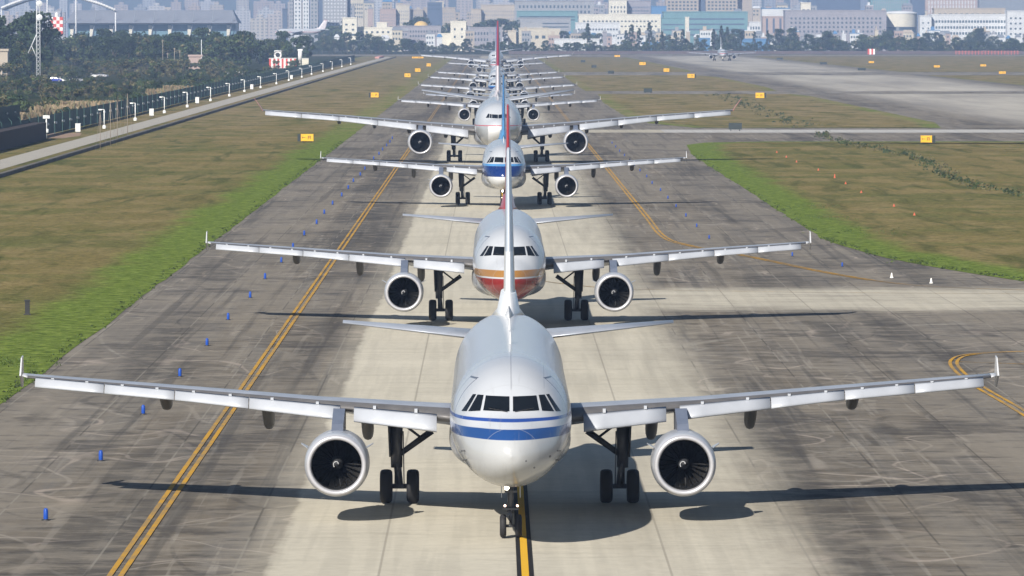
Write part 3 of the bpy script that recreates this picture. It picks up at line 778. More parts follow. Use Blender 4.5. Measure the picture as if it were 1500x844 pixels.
def pave_mat(name, kind):
    t = NT(name); P = t.pos(); x, y, z = t.xyz(P)
    big = t.noise(P, .035, 5, .6, off=(11, 2, 0)); mid = t.noise(P, .22, 6, .62, off=(5, 7, 0)); fine = t.noise(P, 2.2, 5, .6)
    trail = t.noise(P, .55, 4, .6, sc=(1, .035, 1), dist=.4)            # marks drawn along the taxi direction
    trail2 = t.noise(P, 1.6, 3, .55, sc=(1, .022, 1), off=(9, 0, 0), dist=.3)
    cross = t.noise(P, .8, 4, .65, sc=(.16, 1, 1), off=(2, 3, 0), dist=.8)
    # slabs
    px, py = 4.4, 5.0
    if kind == 'runway': px, py = 7.5, 7.5
    sx = t.m('DIVIDE', t.m('SUBTRACT', x, TX), px); sy = t.m('DIVIDE', y, py)
    wn_ = t.n("ShaderNodeTexWhiteNoise", noise_dimensions='2D'); t.put(wn_.inputs[0], t.comb(t.m('FLOOR', sx), t.m('FLOOR', sy), 0)); slab = wn_.outputs[0]
    fx = t.m('ABSOLUTE', t.m('SUBTRACT', t.m('FRACT', t.m('ADD', sx, .5)), .5)); fy = t.m('ABSOLUTE', t.m('SUBTRACT', t.m('FRACT', t.m('ADD', sy, .5)), .5))
    jx = t.step(fx, .055/px, .02/px); jy = t.step(fy, .045/py, .015/py)
    jm = t.m('MAXIMUM', t.m('MULTIPLY', jx, .55), t.m('MULTIPLY', jy, .22))
    blot0 = t.noise(P, .9, 6, .7, sc=(1, .30, 1), off=(2, 25, 0))
    if kind == 'taxi':
        cx = t.m('SUBTRACT', x, TX - .1)
        rs_ = t.lin(x, -2, 4, .30, 1.0)                    # the left rim is crisp, the right one smeared
        w = t.m('MULTIPLY', t.m('MULTIPLY', t.m('SUBTRACT', trail, .5), 3.0), rs_)
        w = t.m('ADD', w, t.m('MULTIPLY', t.m('MULTIPLY', t.m('SUBTRACT', mid, .5), 2.4), rs_))
        w = t.m('ADD', w, t.m('MULTIPLY', t.m('MULTIPLY', t.m('SUBTRACT', blot0, .5), 1.8), rs_))
        w = t.m('ADD', w, t.m('ABSOLUTE', cx))
        # the left rim of the clean strip tightens with distance
        soft = t.step(x, 0, 5)
        lw_ = t.m('MAXIMUM', t.step(w, 8.0, 7.4), t.m('MULTIPLY', t.step(w, 9.6, 7.6), .35))
        lr_ = t.m('MULTIPLY', t.step(w, 10.8, 6.6), t.lin(trail, .3, .6, .72, 1.0))
        light = t.m('ADD', t.m('MULTIPLY', lw_, t.m('SUBTRACT', 1, soft)), t.m('MULTIPLY', lr_, soft))
        yb = t.m('ADD', y, t.m('MULTIPLY', t.m('SUBTRACT', mid, .5), 9.0))
        bandr = t.m('MULTIPLY', t.m('MULTIPLY', t.step(yb, 308, 317), t.step(yb, 342, 334)), t.m('MULTIPLY', t.step(x, 4, 10), t.lin(cross, .25, .6, .35, .95)))
        light = t.m('MAXIMUM', light, bandr)
        bandl = t.m('MULTIPLY', t.m('MULTIPLY', t.step(y, 842, 845), t.step(y, 869, 866)), t.m('MULTIPLY', t.step(x, 6, 16), .8))
        light = t.m('MAXIMUM', light, bandl)
        light = t.m('MULTIPLY', light, t.lin(y, 700, 1300, 1, .62))
        lc = t.mix(t.lin(big, .35, .65, 0, 1), (.46, .425, .345, 1), (.53, .49, .40, 1))
        lc = t.mix(t.m('MULTIPLY', t.step(cross, .50, .70), .30), lc, (.30, .275, .22, 1))
        lc = t.mix(t.m('MULTIPLY', slab, .14), lc, (.27, .25, .21, 1))
    elif kind == 'runway':
        light = t.m('MULTIPLY', t.step(t.m('ADD', x, t.m('MULTIPLY', t.m('SUBTRACT', mid, .5), 9)), 84, 96), t.step(x, 150, 132))
        lc = t.mix(t.lin(t.noise(P, .06, 4, .6, sc=(1, .10, 1)), .35, .65, 0, 1), (.43, .40, .345, 1), (.27, .25, .22, 1))
    else:
        light = t.m('MULTIPLY', t.step(t.m('ADD', y, t.m('MULTIPLY', mid, 2)), 843, 845), t.step(y, 869, 866)) if kind == 'link' else t.m('MULTIPLY', t.step(mid, .5, .6), .5)
        lc = t.mix(t.lin(mid, .35, .65, 0, .5), (.43, .42, .40, 1), (.36, .35, .33, 1))
    dk = t.mix(t.lin(big, .32, .68, 0, 1), (.085, .073, .059, 1), (.190, .162, .126, 1))
    dk = t.mix(t.step(trail, .44, .66), dk, (.150, .137, .120, 1))
    dk = t.mix(t.m('MULTIPLY', t.step(cross, .47, .60), .70), dk, (.215, .192, .160, 1))
    dk = t.mix(t.m('MULTIPLY', t.step(mid, .46, .30), .55), dk, (.048, .045, .043, 1))
    dk = t.mix(t.m('MULTIPLY', t.step(trail2, .57, .64), .55), dk, (.29, .265, .225, 1))
    dk = t.mix(t.m('MULTIPLY', slab, .20), dk, (.15, .137, .118, 1))
    if kind == 'taxi':
        sh = t.m('ADD', x, t.m('MULTIPLY', t.m('SUBTRACT', mid, .5), 4.0))
        shl = t.m('MAXIMUM', t.step(sh, -14.8, -17.6), t.m('MULTIPLY', t.step(sh, 17.5, 20.5), .8))
        dk = t.mix(t.m('MULTIPLY', shl, .62), dk, t.mix(t.lin(trail, .3, .7, 0, 1), (.22, .20, .175, 1), (.145, .132, .115, 1)))
        # black rubber lane between the edge line and the shoulder, further up the taxiway
        lane = t.m('MULTIPLY', t.m('MULTIPLY', t.step(sh, -14.5, -12.5), t.step(sh, -5.8, -8.2)), t.step(y, 290, 420))
        dk = t.mix(t.m('MULTIPLY', lane, t.lin(trail, .3, .7, .25, .85)), dk, (.052, .051, .052, 1))
        # scuffed arcs left by turning gear
        arcs = None
        for (ax_, ay_, r0, wd) in ((31, 277, 23.5, .5), (31, 277, 20.8, .22), (-22, 290, 19, .25), (-24, 268, 14, .3), (-16, 203, 7, .16), (26, 205, 13, .2), (30, 215, 19, .2), (-6, 226, 11, .14), (-19, 252, 8.5, .16), (20, 232, 8, .16)):
            d = t.m('POWER', t.m('ADD', t.m('POWER', t.m('ABSOLUTE', t.m('SUBTRACT', x, ax_)), 2), t.m('POWER', t.m('ABSOLUTE', t.m('SUBTRACT', y, ay_)), 2)), .5)
            q = t.step(t.m('ABSOLUTE', t.m('SUBTRACT', d, r0)), wd, wd*.3)
            arcs = q if arcs is None else t.m('MAXIMUM', arcs, q)
        for (p_, q_, r_, wd) in (((8.6, 272), (15.7, 288.5), (31, 301), .55), ((9.4, 269), (17, 286), (32, 297.5), .22), ((-21, 300), (-17, 262), (-8, 238), .16), ((-20, 246), (-12, 262), (-11.8, 300), .14)):
            ax_, ay_ = p_; bx_, by_ = q_; cx_, cy2 = r_
            dd = 2*(ax_*(by_ - cy2) + bx_*(cy2 - ay_) + cx_*(ay_ - by_))
            ux = ((ax_**2 + ay_**2)*(by_ - cy2) + (bx_**2 + by_**2)*(cy2 - ay_) + (cx_**2 + cy2**2)*(ay_ - by_))/dd
            uy = ((ax_**2 + ay_**2)*(cx_ - bx_) + (bx_**2 + by_**2)*(ax_ - cx_) + (cx_**2 + cy2**2)*(bx_ - ax_))/dd
            r0 = math.hypot(ax_ - ux, ay_ - uy)
            d = t.m('POWER', t.m('ADD', t.m('POWER', t.m('ABSOLUTE', t.m('SUBTRACT', x, ux)), 2), t.m('POWER', t.m('ABSOLUTE', t.m('SUBTRACT', y, uy)), 2)), .5)
            lim = t.m('MULTIPLY', t.step(y, min(ay_, by_, cy2) - 3, min(ay_, by_, cy2) + 3), t.step(y, max(ay_, by_, cy2) + 4, max(ay_, by_, cy2) - 2))
            arcs = t.m('MAXIMUM', arcs, t.m('MULTIPLY', t.m('MULTIPLY', t.step(t.m('ABSOLUTE', t.m('SUBTRACT', d, r0)), wd, wd*.3), 1.6), lim))
        arcs = t.m('MULTIPLY', arcs, t.m('SUBTRACT', 1, light))
        dk = t.mix(t.m('MULTIPLY', arcs, t.lin(mid, .35, .6, .05, .35)), dk, (.30, .28, .24, 1))
    # thin curved scuffs: contour lines of slow noises
    for (sc_, off_, wd_, st_, cl_) in (((1, .55, 1), (1, 1, 0), .006, .75, (.34, .29, .245, 1)), ((1, .35, 1), (8, 3, 0), .0045, .6, (.30, .27, .23, 1)), ((1, .25, 1), (4, 19, 0), .005, .45, (.045, .042, .04, 1)), ((1, .8, 1), (14, 9, 0), .005, .75, (.34, .295, .25, 1))):
        nn_ = t.noise(P, .075, 2, .45, sc=sc_, off=off_)
        cv = t.step(t.m('ABSOLUTE', t.m('SUBTRACT', nn_, .5)), wd_, wd_*.3)
        cv = t.m('MULTIPLY', cv, t.lin(t.noise(P, .16, 3, .6, off=off_), .32, .54, 0, st_))
        dk = t.mix(cv, dk, cl_)
    blot = t.noise(P, .75, 6, .7, sc=(.55, .8, 1), off=(21, 5, 0))
    lane2 = t.noise(P, .16, 3, .55, sc=(1, .045, 1), off=(6, 1, 0))
    dk = t.mix(t.m('MULTIPLY', t.step(lane2, .50, .62), .65), dk, (.210, .186, .152, 1))
    dk = t.mix(t.m('MULTIPLY', t.step(lane2, .48, .38), .60), dk, (.060, .056, .052, 1))
    patch = t.noise(P, .085, 5, .65, sc=(1, .7, 1), off=(41, 3, 0))
    dk = t.mix(t.m('MULTIPLY', t.step(patch, .52, .60), .55), dk, (.215, .190, .155, 1))
    dk = t.mix(t.m('MULTIPLY', t.step(patch, .45, .38), .55), dk, (.058, .053, .050, 1))
    dk = t.mix(t.m('MULTIPLY', t.step(blot, .50, .62), .55), dk, (.225, .198, .160, 1))
    dk = t.mix(t.m('MULTIPLY', t.step(blot, .46, .36), .55), dk, (.052, .048, .045, 1))
    rub = t.noise(P, 1.1, 3, .6, sc=(1, .012, 1), off=(3, 3, 0))
    dk = t.mix(t.m('MULTIPLY', t.step(rub, .54, .66), .45), dk, (.052, .049, .047, 1))
    lc = t.mix(t.m('MULTIPLY', t.step(blot, .56, .70), .12), lc, (.33, .30, .24, 1))
    lc = t.mix(t.m('MULTIPLY', t.step(t.noise(P, .5, 5, .7, sc=(.6, 1.2, 1), off=(1, 31, 0)), .60, .72), .30), lc, (.28, .255, .21, 1))
    c = t.mix(light, dk, lc)
    c = t.mix(t.m('MULTIPLY', t.step(trail2, .56, .40), .10), c, (.10, .095, .085, 1))
    k = t.lin(fine, .3, .7, .93, 1.06)
    c = t.mix(1.0, c, t.comb(k, k, k), 'MULTIPLY')
    jr = t.mix(t.step(t.noise(P, .08, 3, .6), .45, .55), (.045, .041, .037, 1), (.26, .24, .205, 1))
    c = t.mix(jm, c, t.mix(light, jr, (.22, .20, .165, 1)))
    return t.done(c, t.lin(mid, .3, .7, .8, .95), bump=fine, bs=.2, bd=.01, spec=.06)
M['pave'] = pave_mat('taxiway_concrete', 'taxi')
M['runway'] = pave_mat('runway_concrete', 'runway')
M['link'] = pave_mat('link_asphalt', 'link')
M['link2'] = pave_mat('cross_asphalt', 'cross')

sheet('ground', [(-4500, -200), (4500, -200), (4500, 13000), (-4500, 13000)], 0, M['scrub'])
sheet('taxiway', [(-22.6, 40), (78, 40), (78, 3300), (-22.6, 3300)], .012, M['pave'])
sheet('runway', [(78.0, 40), (160, 40), (160, 3350), (78.0, 3350)], .012, M['runway'])
sheet('connecting_taxiway', [(27, 778), (78, 778), (420, 770), (420, 868), (27, 868)], .022, M['link'])
sheet('crossing_taxiway', [(30, 1338), (420, 1338), (420, 1392), (30, 1392)], .022, M['link2'])
sheet('far_crossing_taxiway', [(25, 1870), (560, 1870), (560, 1990), (25, 1990)], .022, M['link2'])
sheet('distant_apron', [(-110, 3130), (620, 3130), (620, 3330), (-110, 3330)], .024, M['link2'])

def island(name, pts, band_w, z, green_sides=None, jit=.14, step_=6.0):
    """grass area with a green rim: outer loop edge=1, inner loop edge=0; ccw points"""
    rnd = random.Random(len(pts)*7 + int(abs(pts[0][1])))
    P = []
    n = len(pts)
    for i in range(n):
        a = Vector(pts[i]); b = Vector(pts[(i+1) % n]); L = (b - a).length
        near = min(a.y, b.y) < 900
        k = max(1, min(400, int(L/(step_*.25 if near else step_*1.5))))
        d = (b - a).normalized(); nn = Vector((d.y, -d.x))
        for j in range(k):
            q = a + (b - a)*j/k
            o_ = (mnoise.noise(Vector((q.x*.25, q.y*.10, 3.3))) + .5*mnoise.noise(Vector((q.x*.9, q.y*.45, 1.3))))*jit*1.6
            P.append((q + nn*o_, nn))
    m = len(P)
    outer = [p for p, _ in P]; inner = []
    for i in range(m):
        nn = (P[i-1][1] + P[i][1] + P[(i+1) % m][1]).normalized()
        inner.append(P[i][0] - nn*band_w)
    vs = [(p.x, p.y, z) for p in outer] + [(p.x, p.y, z) for p in inner]
    fs = [(i, (i+1) % m, m + (i+1) % m, m + i) for i in range(m)] + [tuple(range(m, 2*m))]
    me = bpy.data.meshes.new(name); me.from_pydata(vs, [], fs); me.materials.append(M['grass'])
    at = me.attributes.new("edge", 'FLOAT', 'POINT')
    at.data.foreach_set("value", [1.0]*m + [0.0]*m)
    import bmesh
    bm = bmesh.new(); bm.from_mesh(me); bmesh.ops.recalc_face_normals(bm, faces=bm.faces)
    if sum(f.normal.z for f in bm.faces) < 0: bmesh.ops.reverse_faces(bm, faces=bm.faces)
    bm.to_mesh(me); bm.free()
    o = link(bpy.data.objects.new(name, me)); tag(o, kind='structure'); return o
island('grass_field', [(-75, 60), (-21.4, 60), (-21.4, 3120), (-75, 3120)], 8.0, .03)
island('grass_field', [(25.6, 420), (26.3, 404), (28, 383), (31, 364), (34.3, 348), (40, 338), (52, 332), (300, 325), (300, 762), (98, 764), (78, 776), (40, 776), (30.5, 770), (27.2, 755), (25.7, 700)], 7.0, .034)
island('grass_field', [(24.2, 1180), (24.6, 1000), (27, 925), (33, 884), (73.5, 882), (76.5, 930), (76.5, 1290), (74, 1334), (26, 1336)], 5.0, .034)
island('grass_field', [(24.0, 1400), (74, 1400), (76, 1500), (75, 1800), (70, 1866), (24, 1866)], 5.0, .034)
island('grass_field', [(24.0, 2000), (74, 2000), (76, 2100), (75, 3000), (24, 3120)], 5.0, .034)
island('grass_field', [(162, 880), (420, 880), (420, 1330), (152, 1330)], 5.0, .034)
island('grass_field', [(152, 1400), (420, 1400), (420, 1864), (150, 1864)], 5.0, .034)
island('grass_field', [(152, 2000), (600, 2000), (600, 3120), (150, 3120)], 5.0, .034)

# painted lines
def paint(name, col, alpha_lo, alpha_hi, under):
    t = NT(name); P = t.pos(); n = t.noise(P, .9, 5, .65, sc=(1, .35, 1)); n2 = t.noise(P, .09, 3, .6)
    w = t.m('MULTIPLY', t.step(t.m('ADD', n, t.m('MULTIPLY', t.m('SUBTRACT', n2, .5), .5)), alpha_lo, alpha_hi), .75)
    return t.done(t.mix(w, (*col, 1), (*under, 1)), .8, spec=.05)
M['line'] = paint('yellow_line', (.46, .255, .035), .38, .66, (.20, .165, .11))
M['line_worn'] = paint('worn_yellow_line', (.42, .24, .05), .30, .60, (.19, .165, .13))
M['centre'] = paint('centre_line_yellow', (.62, .36, .03), .55, .8, (.3, .22, .1))
M['centre_black'] = paint('centre_line_black', (.022, .021, .021), .5, .8, (.08, .075, .07))
def stripe(name, pts, w, mat, z=.040):
    """pts : centre polyline"""
    P = [Vector(p) for p in pts]; vs = []
    for i, p in enumerate(P):
        d = (P[min(i+1, len(P)-1)] - P[max(i-1, 0)]).normalized(); nn = Vector((d.y, -d.x))
        vs += [(p.x - nn.x*w/2, p.y - nn.y*w/2, z), (p.x + nn.x*w/2, p.y + nn.y*w/2, z)]
    fs = [(2*i, 2*i+1, 2*i+3, 2*i+2) for i in range(len(P)-1)]
    me = bpy.data.meshes.new(name); me.from_pydata(vs, [], fs); me.materials.append(mat)
    if me.polygons[0].normal.z < 0: me.flip_normals()
    o = link(bpy.data.objects.new(name, me)); tag(o, kind='structure'); return o
def smooth(pts, n=6):
    V = [Vector(p) for p in pts]; out = []
    for i in range(len(V)-1):
        p0, p1, p2, p3 = V[max(i-1, 0)], V[i], V[i+1], V[min(i+2, len(V)-1)]
        for k in range(n):
            u = k/n; out.append(.5*((2*p1) + (-p0+p2)*u + (2*p0-5*p1+4*p2-p3)*u*u + (-p0+3*p1-3*p2+p3)*u**3))
    out.append(V[-1]); return [(p.x, p.y) for p in out]
def double(pts, mat, w=.17, gap=.17):
    for s in (-1, 1):
        P = [Vector(p) for p in pts]; q = []
        for i, p in enumerate(P):
            d = (P[min(i+1, len(P)-1)] - P[max(i-1, 0)]).normalized(); nn = Vector((d.y, -d.x))
            q.append(tuple(p + nn*s*(w+gap)/2))
        stripe('edge_line', q, w, mat)
straight = lambda x, a, b: [(x, a + (b - a)*i/20) for i in range(21)]
double(straight(-11.3, 60, 760), M['line'])
double(straight(-11.3, 770, 3100), M['line_worn'])
double(smooth([(13.35, 780), (13.35, 600), (13.35, 470), (13.4, 422), (14.9, 404), (18.4, 385), (22.0, 362), (24.6, 349)]), M['line'])
double(smooth([(24.6, 349), (27.5, 341), (33, 336), (42, 331)]), M['line_worn'], .12)
double(straight(13.35, 880, 3100), M['line_worn'])
double(smooth([(23.5, 150), (22.9, 200), (22.6, 229), (22.2, 246), (22.3, 258), (22.8, 265), (24.0, 269.5), (27, 272), (34, 273)]), M['line'])
stripe('edge_line', smooth([(22.9, 263.5), (24.5, 262.5), (30, 259)]), .14, M['line'])
stripe('edge_line', smooth([(2, 352), (5, 343), (9, 337), (20, 333), (34, 331)]), .16, M['line_worn'])
stripe('centre_line', straight(TX, 60, 3100), .50, M['centre_black'], .040)
stripe('centre_line', straight(TX, 60, 3100), .22, M['centre'], .046)
for i in range(3):                                     # long white shadow-less kerb strip by the runway crossing
    pass
M['path'] = plain('path_concrete', (.34, .315, .27), .85, var=.12, scale=.5)
sheet('service_path', [(-61.2, 300), (-57.0, 300), (-57.0, 3060), (-61.2, 3060)], .045, M['path'])
# ------------------------------------------------------------------ left side: wall added for the dark drain line, fence, lamps
rnd = random.Random(5)
M['wall_dark'] = plain('weathered_concrete', (.10, .092, .08), .9, var=.4, scale=.4)
m = MB(); m.box(-54.5, -53.9, 320, 3000, 0, .42); o = m.build('drain_shade_wall', M['wall_dark'])  # added in place of a ditch; its unlit side makes the dark line
tag(o, 'long low weathered wall added to shade the drain line beside the service path', 'wall')

t = NT('green_mesh'); P = t.pos(); n = t.noise(P, .35, 4, .6)
c = t.mix(t.lin(n, .3, .7, 0, 1), (.018, .052, .050, 1), (.030, .078, .068, 1)); M['mesh'] = t.done(c, .8)
M['post_w'] = plain('white_post_paint', (.78, .79, .77), .5)
M['post_g'] = plain('green_post', (.03, .09, .075), .6)
FX = -68.0
f = empty('perimeter_fence', (FX, 800, 0)); tag(f, 'long dark green mesh perimeter fence with pale dots along its posts', 'fence')
m = MB()
y = 640
while y < 2650:                                       # mesh as fine upright and cross wires
    m.box(-.012, .012, y - 800, y + 14.6 - 800, .15, 3.1)
    y += 15
m.build('mesh_panel', M['mesh'], f)
pm = MB(); pm.box(-.06, .06, -.06, .06, 0, 3.2); pm.loft([[(.0, -.05, 3.15), (.1, -.05, 3.15), (.1, .05, 3.15), (.0, .05, 3.15)], [(-.45, -.04, 3.65), (-.38, -.04, 3.65), (-.38, .04, 3.65), (-.45, .04, 3.65)]], smooth=False)
pm.lathe([(-.2, .01), (-.15, .22), (.15, .22), (.2, .01)], (.2, -.12, 1.75), 'z', 10, 1)
post0 = pm.build('post', [M['post_g'], M['post_w']], f)
for i in range(1, 100):
    q = post0.copy(); q.location = (0, -160 + i*15, 0); COL.objects.link(q); q.parent = f
post0.location = (0, -160, 0)

# dark brown slatted shed wall with its own fence at the left border
M['brown'] = plain('dark_brown_boards', (.030, .020, .017), .9, var=.4, scale=.8)
M['dgreen'] = plain('dark_green_sheet', (.014, .045, .042), .8, var=.3, scale=.5)
s_ = empty('dark_shed', (-67, 760, 0)); tag(s_, 'dark brown long shed under a green screen at the left border', 'shed')
m = MB(); m.box(-2.6, 1.2, -190, 33, 0, 2.5); m.build('wall', M['brown'], s_)
m = MB(); m.box(-2.6, -2.5, -190, 31, 2.5, 5.2)
m.build('screen', M['dgreen'], s_)
for i in range(9):
    m = MB(); m.lathe([(-.12, .01), (-.09, .12), (.09, .12), (.12, .01)], (-2.38, 22 - i*13, 4.2), 'z', 8); m.build('insulator', M['post_w'], s_)
M['earth'] = plain('bare_earth', (.26, .17, .11), .95, var=.2, scale=.4)
sheet('earth_patch', [(-69, 800), (-63.8, 798), (-62.8, 818), (-64, 838), (-67, 842), (-69, 836)], .05, M['earth'])

def build_lamp():
    r = empty('fence_lamp'); m = MB()
    m.tube((0, 0, 0), (0, 0, 3.1), .10, .07, 8); m.tube((0, 0, 3.08), (-.55, 0, 3.12), .06, None, 8); m.build('post', M['post_w'], r)
    m = MB(); m.box(-.95, -.42, -.14, .14, 2.98, 3.18); m.build('lamp_head', M['post_w'], r)
    m = MB(); m.lathe([(0, .3), (.45, .3), (.55, .12)], (0, 0, .0), 'z', 12); m.build('base_drum', M['post_w'], r)
    return r
l0 = build_lamp()
tag(l0, 'x', 'lamp post', 'white hooked lamp posts along the green fence')
ys = [877, 952, 1036, 1112, 1206, 1290, 1380, 1470, 1570, 1670, 1780, 1890, 2010, 2130, 2260, 2400]
words = ['nearest', 'second nearest', 'third nearest', 'fourth nearest', 'fifth nearest', 'sixth nearest', 'seventh nearest', 'eighth nearest']
for i, yy in enumerate(ys):
    o = l0 if i == 0 else copy_tree(l0)
    o.location = (-63.4 + rnd.uniform(-.3, .3), yy, 0.03)
    o["label"] = ('%s of the white hooked lamp posts in front of the green fence' % words[i]) if i < 8 else 'tiny white lamp post at the far end of the green fence'
m = MB(); m.tube((0, 0, 0), (0, 0, 3.2), .11, .09, 8); m.box(-.5, .5, -.2, .2, 3.0, 3.45); m.lathe([(0, .35), (.5, .35), (.6, .12)], (0, 0, .9), 'z', 10)
o = m.build('camera_post', M['post_w']); o.location = (-66.2, 798, 0); tag(o, 'white post with a broad head at the corner of the dark shed', 'post')

def build_cab():
    r = empty('equipment_cabinet'); m = MB(); m.box(-.38, .38, -.3, .3, .25, 1.45); m.box(-.44, .44, -.36, .36, 1.45, 1.52); m.build('housing', M['post_w'], r)
    m = MB(); m.box(-.3, .3, -.26, .26, 0, .25); m.build('plinth', M['wall_dark'], r)
    m = MB(); m.box(-.34, .34, -.32, -.30, .32, 1.38); m.build('door', M['post_w'], r); return r
c0 = build_cab(); tag(c0, 'x', 'cabinet', 'white cabinets by the service path')
cabs = [(-64.6, 838, 'small white cabinet on the verge between dark shed and path'), (-62.9, 992, 'white cabinet with two bars between the second and third nearest lamp posts'),
        (-63.6, 1158, 'white cabinet between the fourth and fifth nearest lamp posts'), (-63.6, 1420, 'white cabinet on the verge below the red and white striped shelter'), (-63.6, 1700, 'faraway white cabinet on the verge past the striped shelter')]
for i, (x, yy, lb) in enumerate(cabs):
    o = c0 if i == 0 else copy_tree(c0); o.location = (x, yy, .03); o["label"] = lb
    o.scale = (1, 1, 1)
# thin poles by the drain
def pole(x, y, h, lb):
    m = MB(); m.tube((0, 0, 0), (0, 0, h), .05, .035, 6); m.tube((0, 0, h*.96), (.9, 0, 0), .012, None, 4); m.tube((0, 0, h*.96), (-.7, .5, 0), .012, None, 4)
    o = m.build('guyed_pole', M['pole']); o.location = (x, y, 0); tag(o, lb, 'pole', 'thin guyed poles by the drain')
M['pole'] = plain('weathered_pole', (.30, .25, .20), .8)
for i, (px, py, h) in enumerate(((147, 221, 5.2), (162, 213, 6.2), (172, 208, 5.8), (187, 200, 6.5))):
    s = (py - 41)/16.4; y = 7880/s
    pole((px - 722)/s, y, h, '%s of the four thin guyed poles beside the drain' % ['leftmost', 'second from the left', 'third from the left', 'rightmost'][i])
m = MB(); m.box(-.13, .13, -.1, .1, 0, .78); m.box(-.16, .16, -.13, .13, .78, .86); m.box(-.2, .2, -.16, .16, 0, .06)
o = m.build('marker_post', M['black']); o.location = (-26.6, 307, .03); tag(o, 'short black marker post alone in the left grass', 'post')

# ------------------------------------------------------------------ blue edge markers
M['blue_mk'] = plain('blue_marker', (.010, .065, .36), .4, spec=.4)
def build_marker():
    r = empty('edge_marker'); m = MB()
    m.lathe([(.03, .075), (.10, .082), (.34, .078), (.40, .05), (.41, .003)], (0, 0, 0), 'z', 14); m.build('reflector_tube', M['blue_mk'], r)
    m = MB(); m.lathe([(0, .15), (.03, .15), (.045, .08), (.045, .01)], (0, 0, 0), 'z', 14); m.build('base', M['black'], r)
    return r
mk0 = build_marker(); tag(mk0, 'x', 'edge marker', 'blue edge markers on the taxiway shoulders')
spots = []
lw = ['nearest', 'second nearest', 'third nearest', 'fourth nearest', 'fifth nearest', 'sixth nearest', 'seventh nearest', 'eighth nearest']
for k in range(26):
    y = 178.7 + 24.6*k
    spots.append((-14.8, y, '%s blue edge marker on the left shoulder' % lw[k] if k < 8 else 'small distant blue edge marker beyond the eighth on the left shoulder'))
for k in range(15):
    y = 418 + 24.6*k
    spots.append((16.85, y, 'blue edge marker on the straight right shoulder before the bend'))
spots += [(21.6, 386, 'blue edge marker on the right bend under the red chinned airliner wingtip'), (23.9, 369, 'blue edge marker on the right bend just short of the white cones')]
for i, (x, y, lb) in enumerate(spots):
    o = mk0 if i == 0 else copy_tree(mk0); o.location = (x + rnd.uniform(-.1, .1), y, .012); o["label"] = lb
    if x > 0: o.scale = (.75, .75, .75)
M['cone_w'] = plain('white_cone', (.75, .73, .68), .6)
M['cone_o'] = plain('orange_marker', (.50, .11, .05), .55)
def cone(px, py, h, mt, nm, lb, grp):
    s = (py - 41)/16.4
    m = MB(); m.lathe([(0, .13), (.03, .13), (.04, .09), (h, .04), (h + .02, .003)], (0, 0, 0), 'z', 12)
    o = m.build(nm, M[mt]); o.location = ((px - 722)/s, 7880/s, .036); tag(o, lb, 'marker', grp)
cone(1307, 408, .32, 'cone_w', 'white_marker', 'white marker left of its twin on the right bend', 'white markers on the bend')
cone(1365, 416, .32, 'cone_w', 'white_marker', 'white marker right of its twin on the right bend', 'white markers on the bend')
oc = [(1138, 224), (1152, 231), (1167, 238), (1199, 250), (1223, 261), (1239, 270), (1262, 283), (1310, 303), (1340, 316)]
nm_ = ['farthest', 'second farthest', 'third farthest', 'fourth farthest', 'fifth', 'sixth', 'third nearest', 'second nearest', 'nearest']
for i, (px, py) in enumerate(oc):
    cone(px, py, .42 if i == 4 else .22, 'cone_o', 'orange_marker', '%s of the nine orange markers lined across the right grass' % nm_[i] if i not in (4, 5) else '%s of nine orange markers across the right grass, counted from far' % nm_[i], 'orange markers in the right grass')

# ------------------------------------------------------------------ guidance signs
M['sign_y'] = plain('sign_yellow', (.80, .43, .02), .45, var=.06)
M['sign_k'] = plain('sign_ink', (.22, .10, .01), .5)
def sign(px, py, w, h, lb, side=None, back=False):
    s = (py - 41)/16.4; y = 7880/s
    r = empty('guidance_sign', ((px - 722)/s, y, .034)); r["label"] = lb; r["category"] = 'sign'
    r["group"] = 'dark backs of guidance signs' if back else 'yellow guidance signs'
    m = MB(); d = .18
    m.box(-w/2, w/2, -d, d, .22, .22 + h)
    m.box(-w/2 - .04, -w/2, -d - .03, d + .03, .18, .26 + h); m.box(w/2, w/2 + .04, -d - .03, d + .03, .18, .26 + h)
    m.build('housing', M['sign_back'] if back else M['sign_y'], r)
    if not back:
        m = MB(); u = h*.5; z0 = .22 + h*.25
        # an arrow and a letter-like block on the face
        m.box(-w*.36, -w*.14, -d - .012, -d - .004, z0 + u*.42, z0 + u*.60)
        m.add([(-w*.36 - .0, -d - .008, z0 + u*.9), (-w*.36, -d - .008, z0 + u*.1), (-w*.44, -d - .008, z0 + u*.5)], [(0, 1, 2)])
        m.box(w*.06, w*.12, -d - .012, -d - .004, z0, z0 + u); m.box(w*.24, w*.30, -d - .012, -d - .004, z0, z0 + u)
        m.box(w*.125, w*.235, -d - .012, -d - .004, z0 + u*.8, z0 + u); m.box(w*.125, w*.235, -d - .012, -d - .004, z0 + u*.4, z0 + u*.55)
        m.build('lettering', M['sign_k'], r)
    for q in (-.35, .35):
        m = MB(); m.box(w*q - .06, w*q + .06, -.08, .08, 0, .22); m.build('leg', M['black'], r)
    if side:
        m = MB(); x = side*(w/2 + .30); m.box(x - .22, x + .22, -d, d, .18, .26 + h*.95); m.build('black_panel', M['sign_back'], r)
    return r
M['sign_back'] = plain('sign_back_green_black', (.022, .032, .032), .6)
sign(450, 209, 1.7, 1.0, 'yellow guidance sign with a black end panel, nearest on the left grass', -1)
sign(549, 144, 1.7, 1.1, 'yellow guidance sign on the left grass, second from the camera', -1)
sign(597, 114, 1.9, 1.2, 'yellow guidance sign third from the camera on the left grass')
sign(612, 106, 1.9, 1.2, 'yellow guidance sign fourth from the camera on the left grass')
sign(628, 98, 1.7, 1.2, 'yellow guidance sign fifth and last before the far crossing on the left')
sign(612, 86, 6.0, .8, 'wide orange-yellow board at the far left crossing')
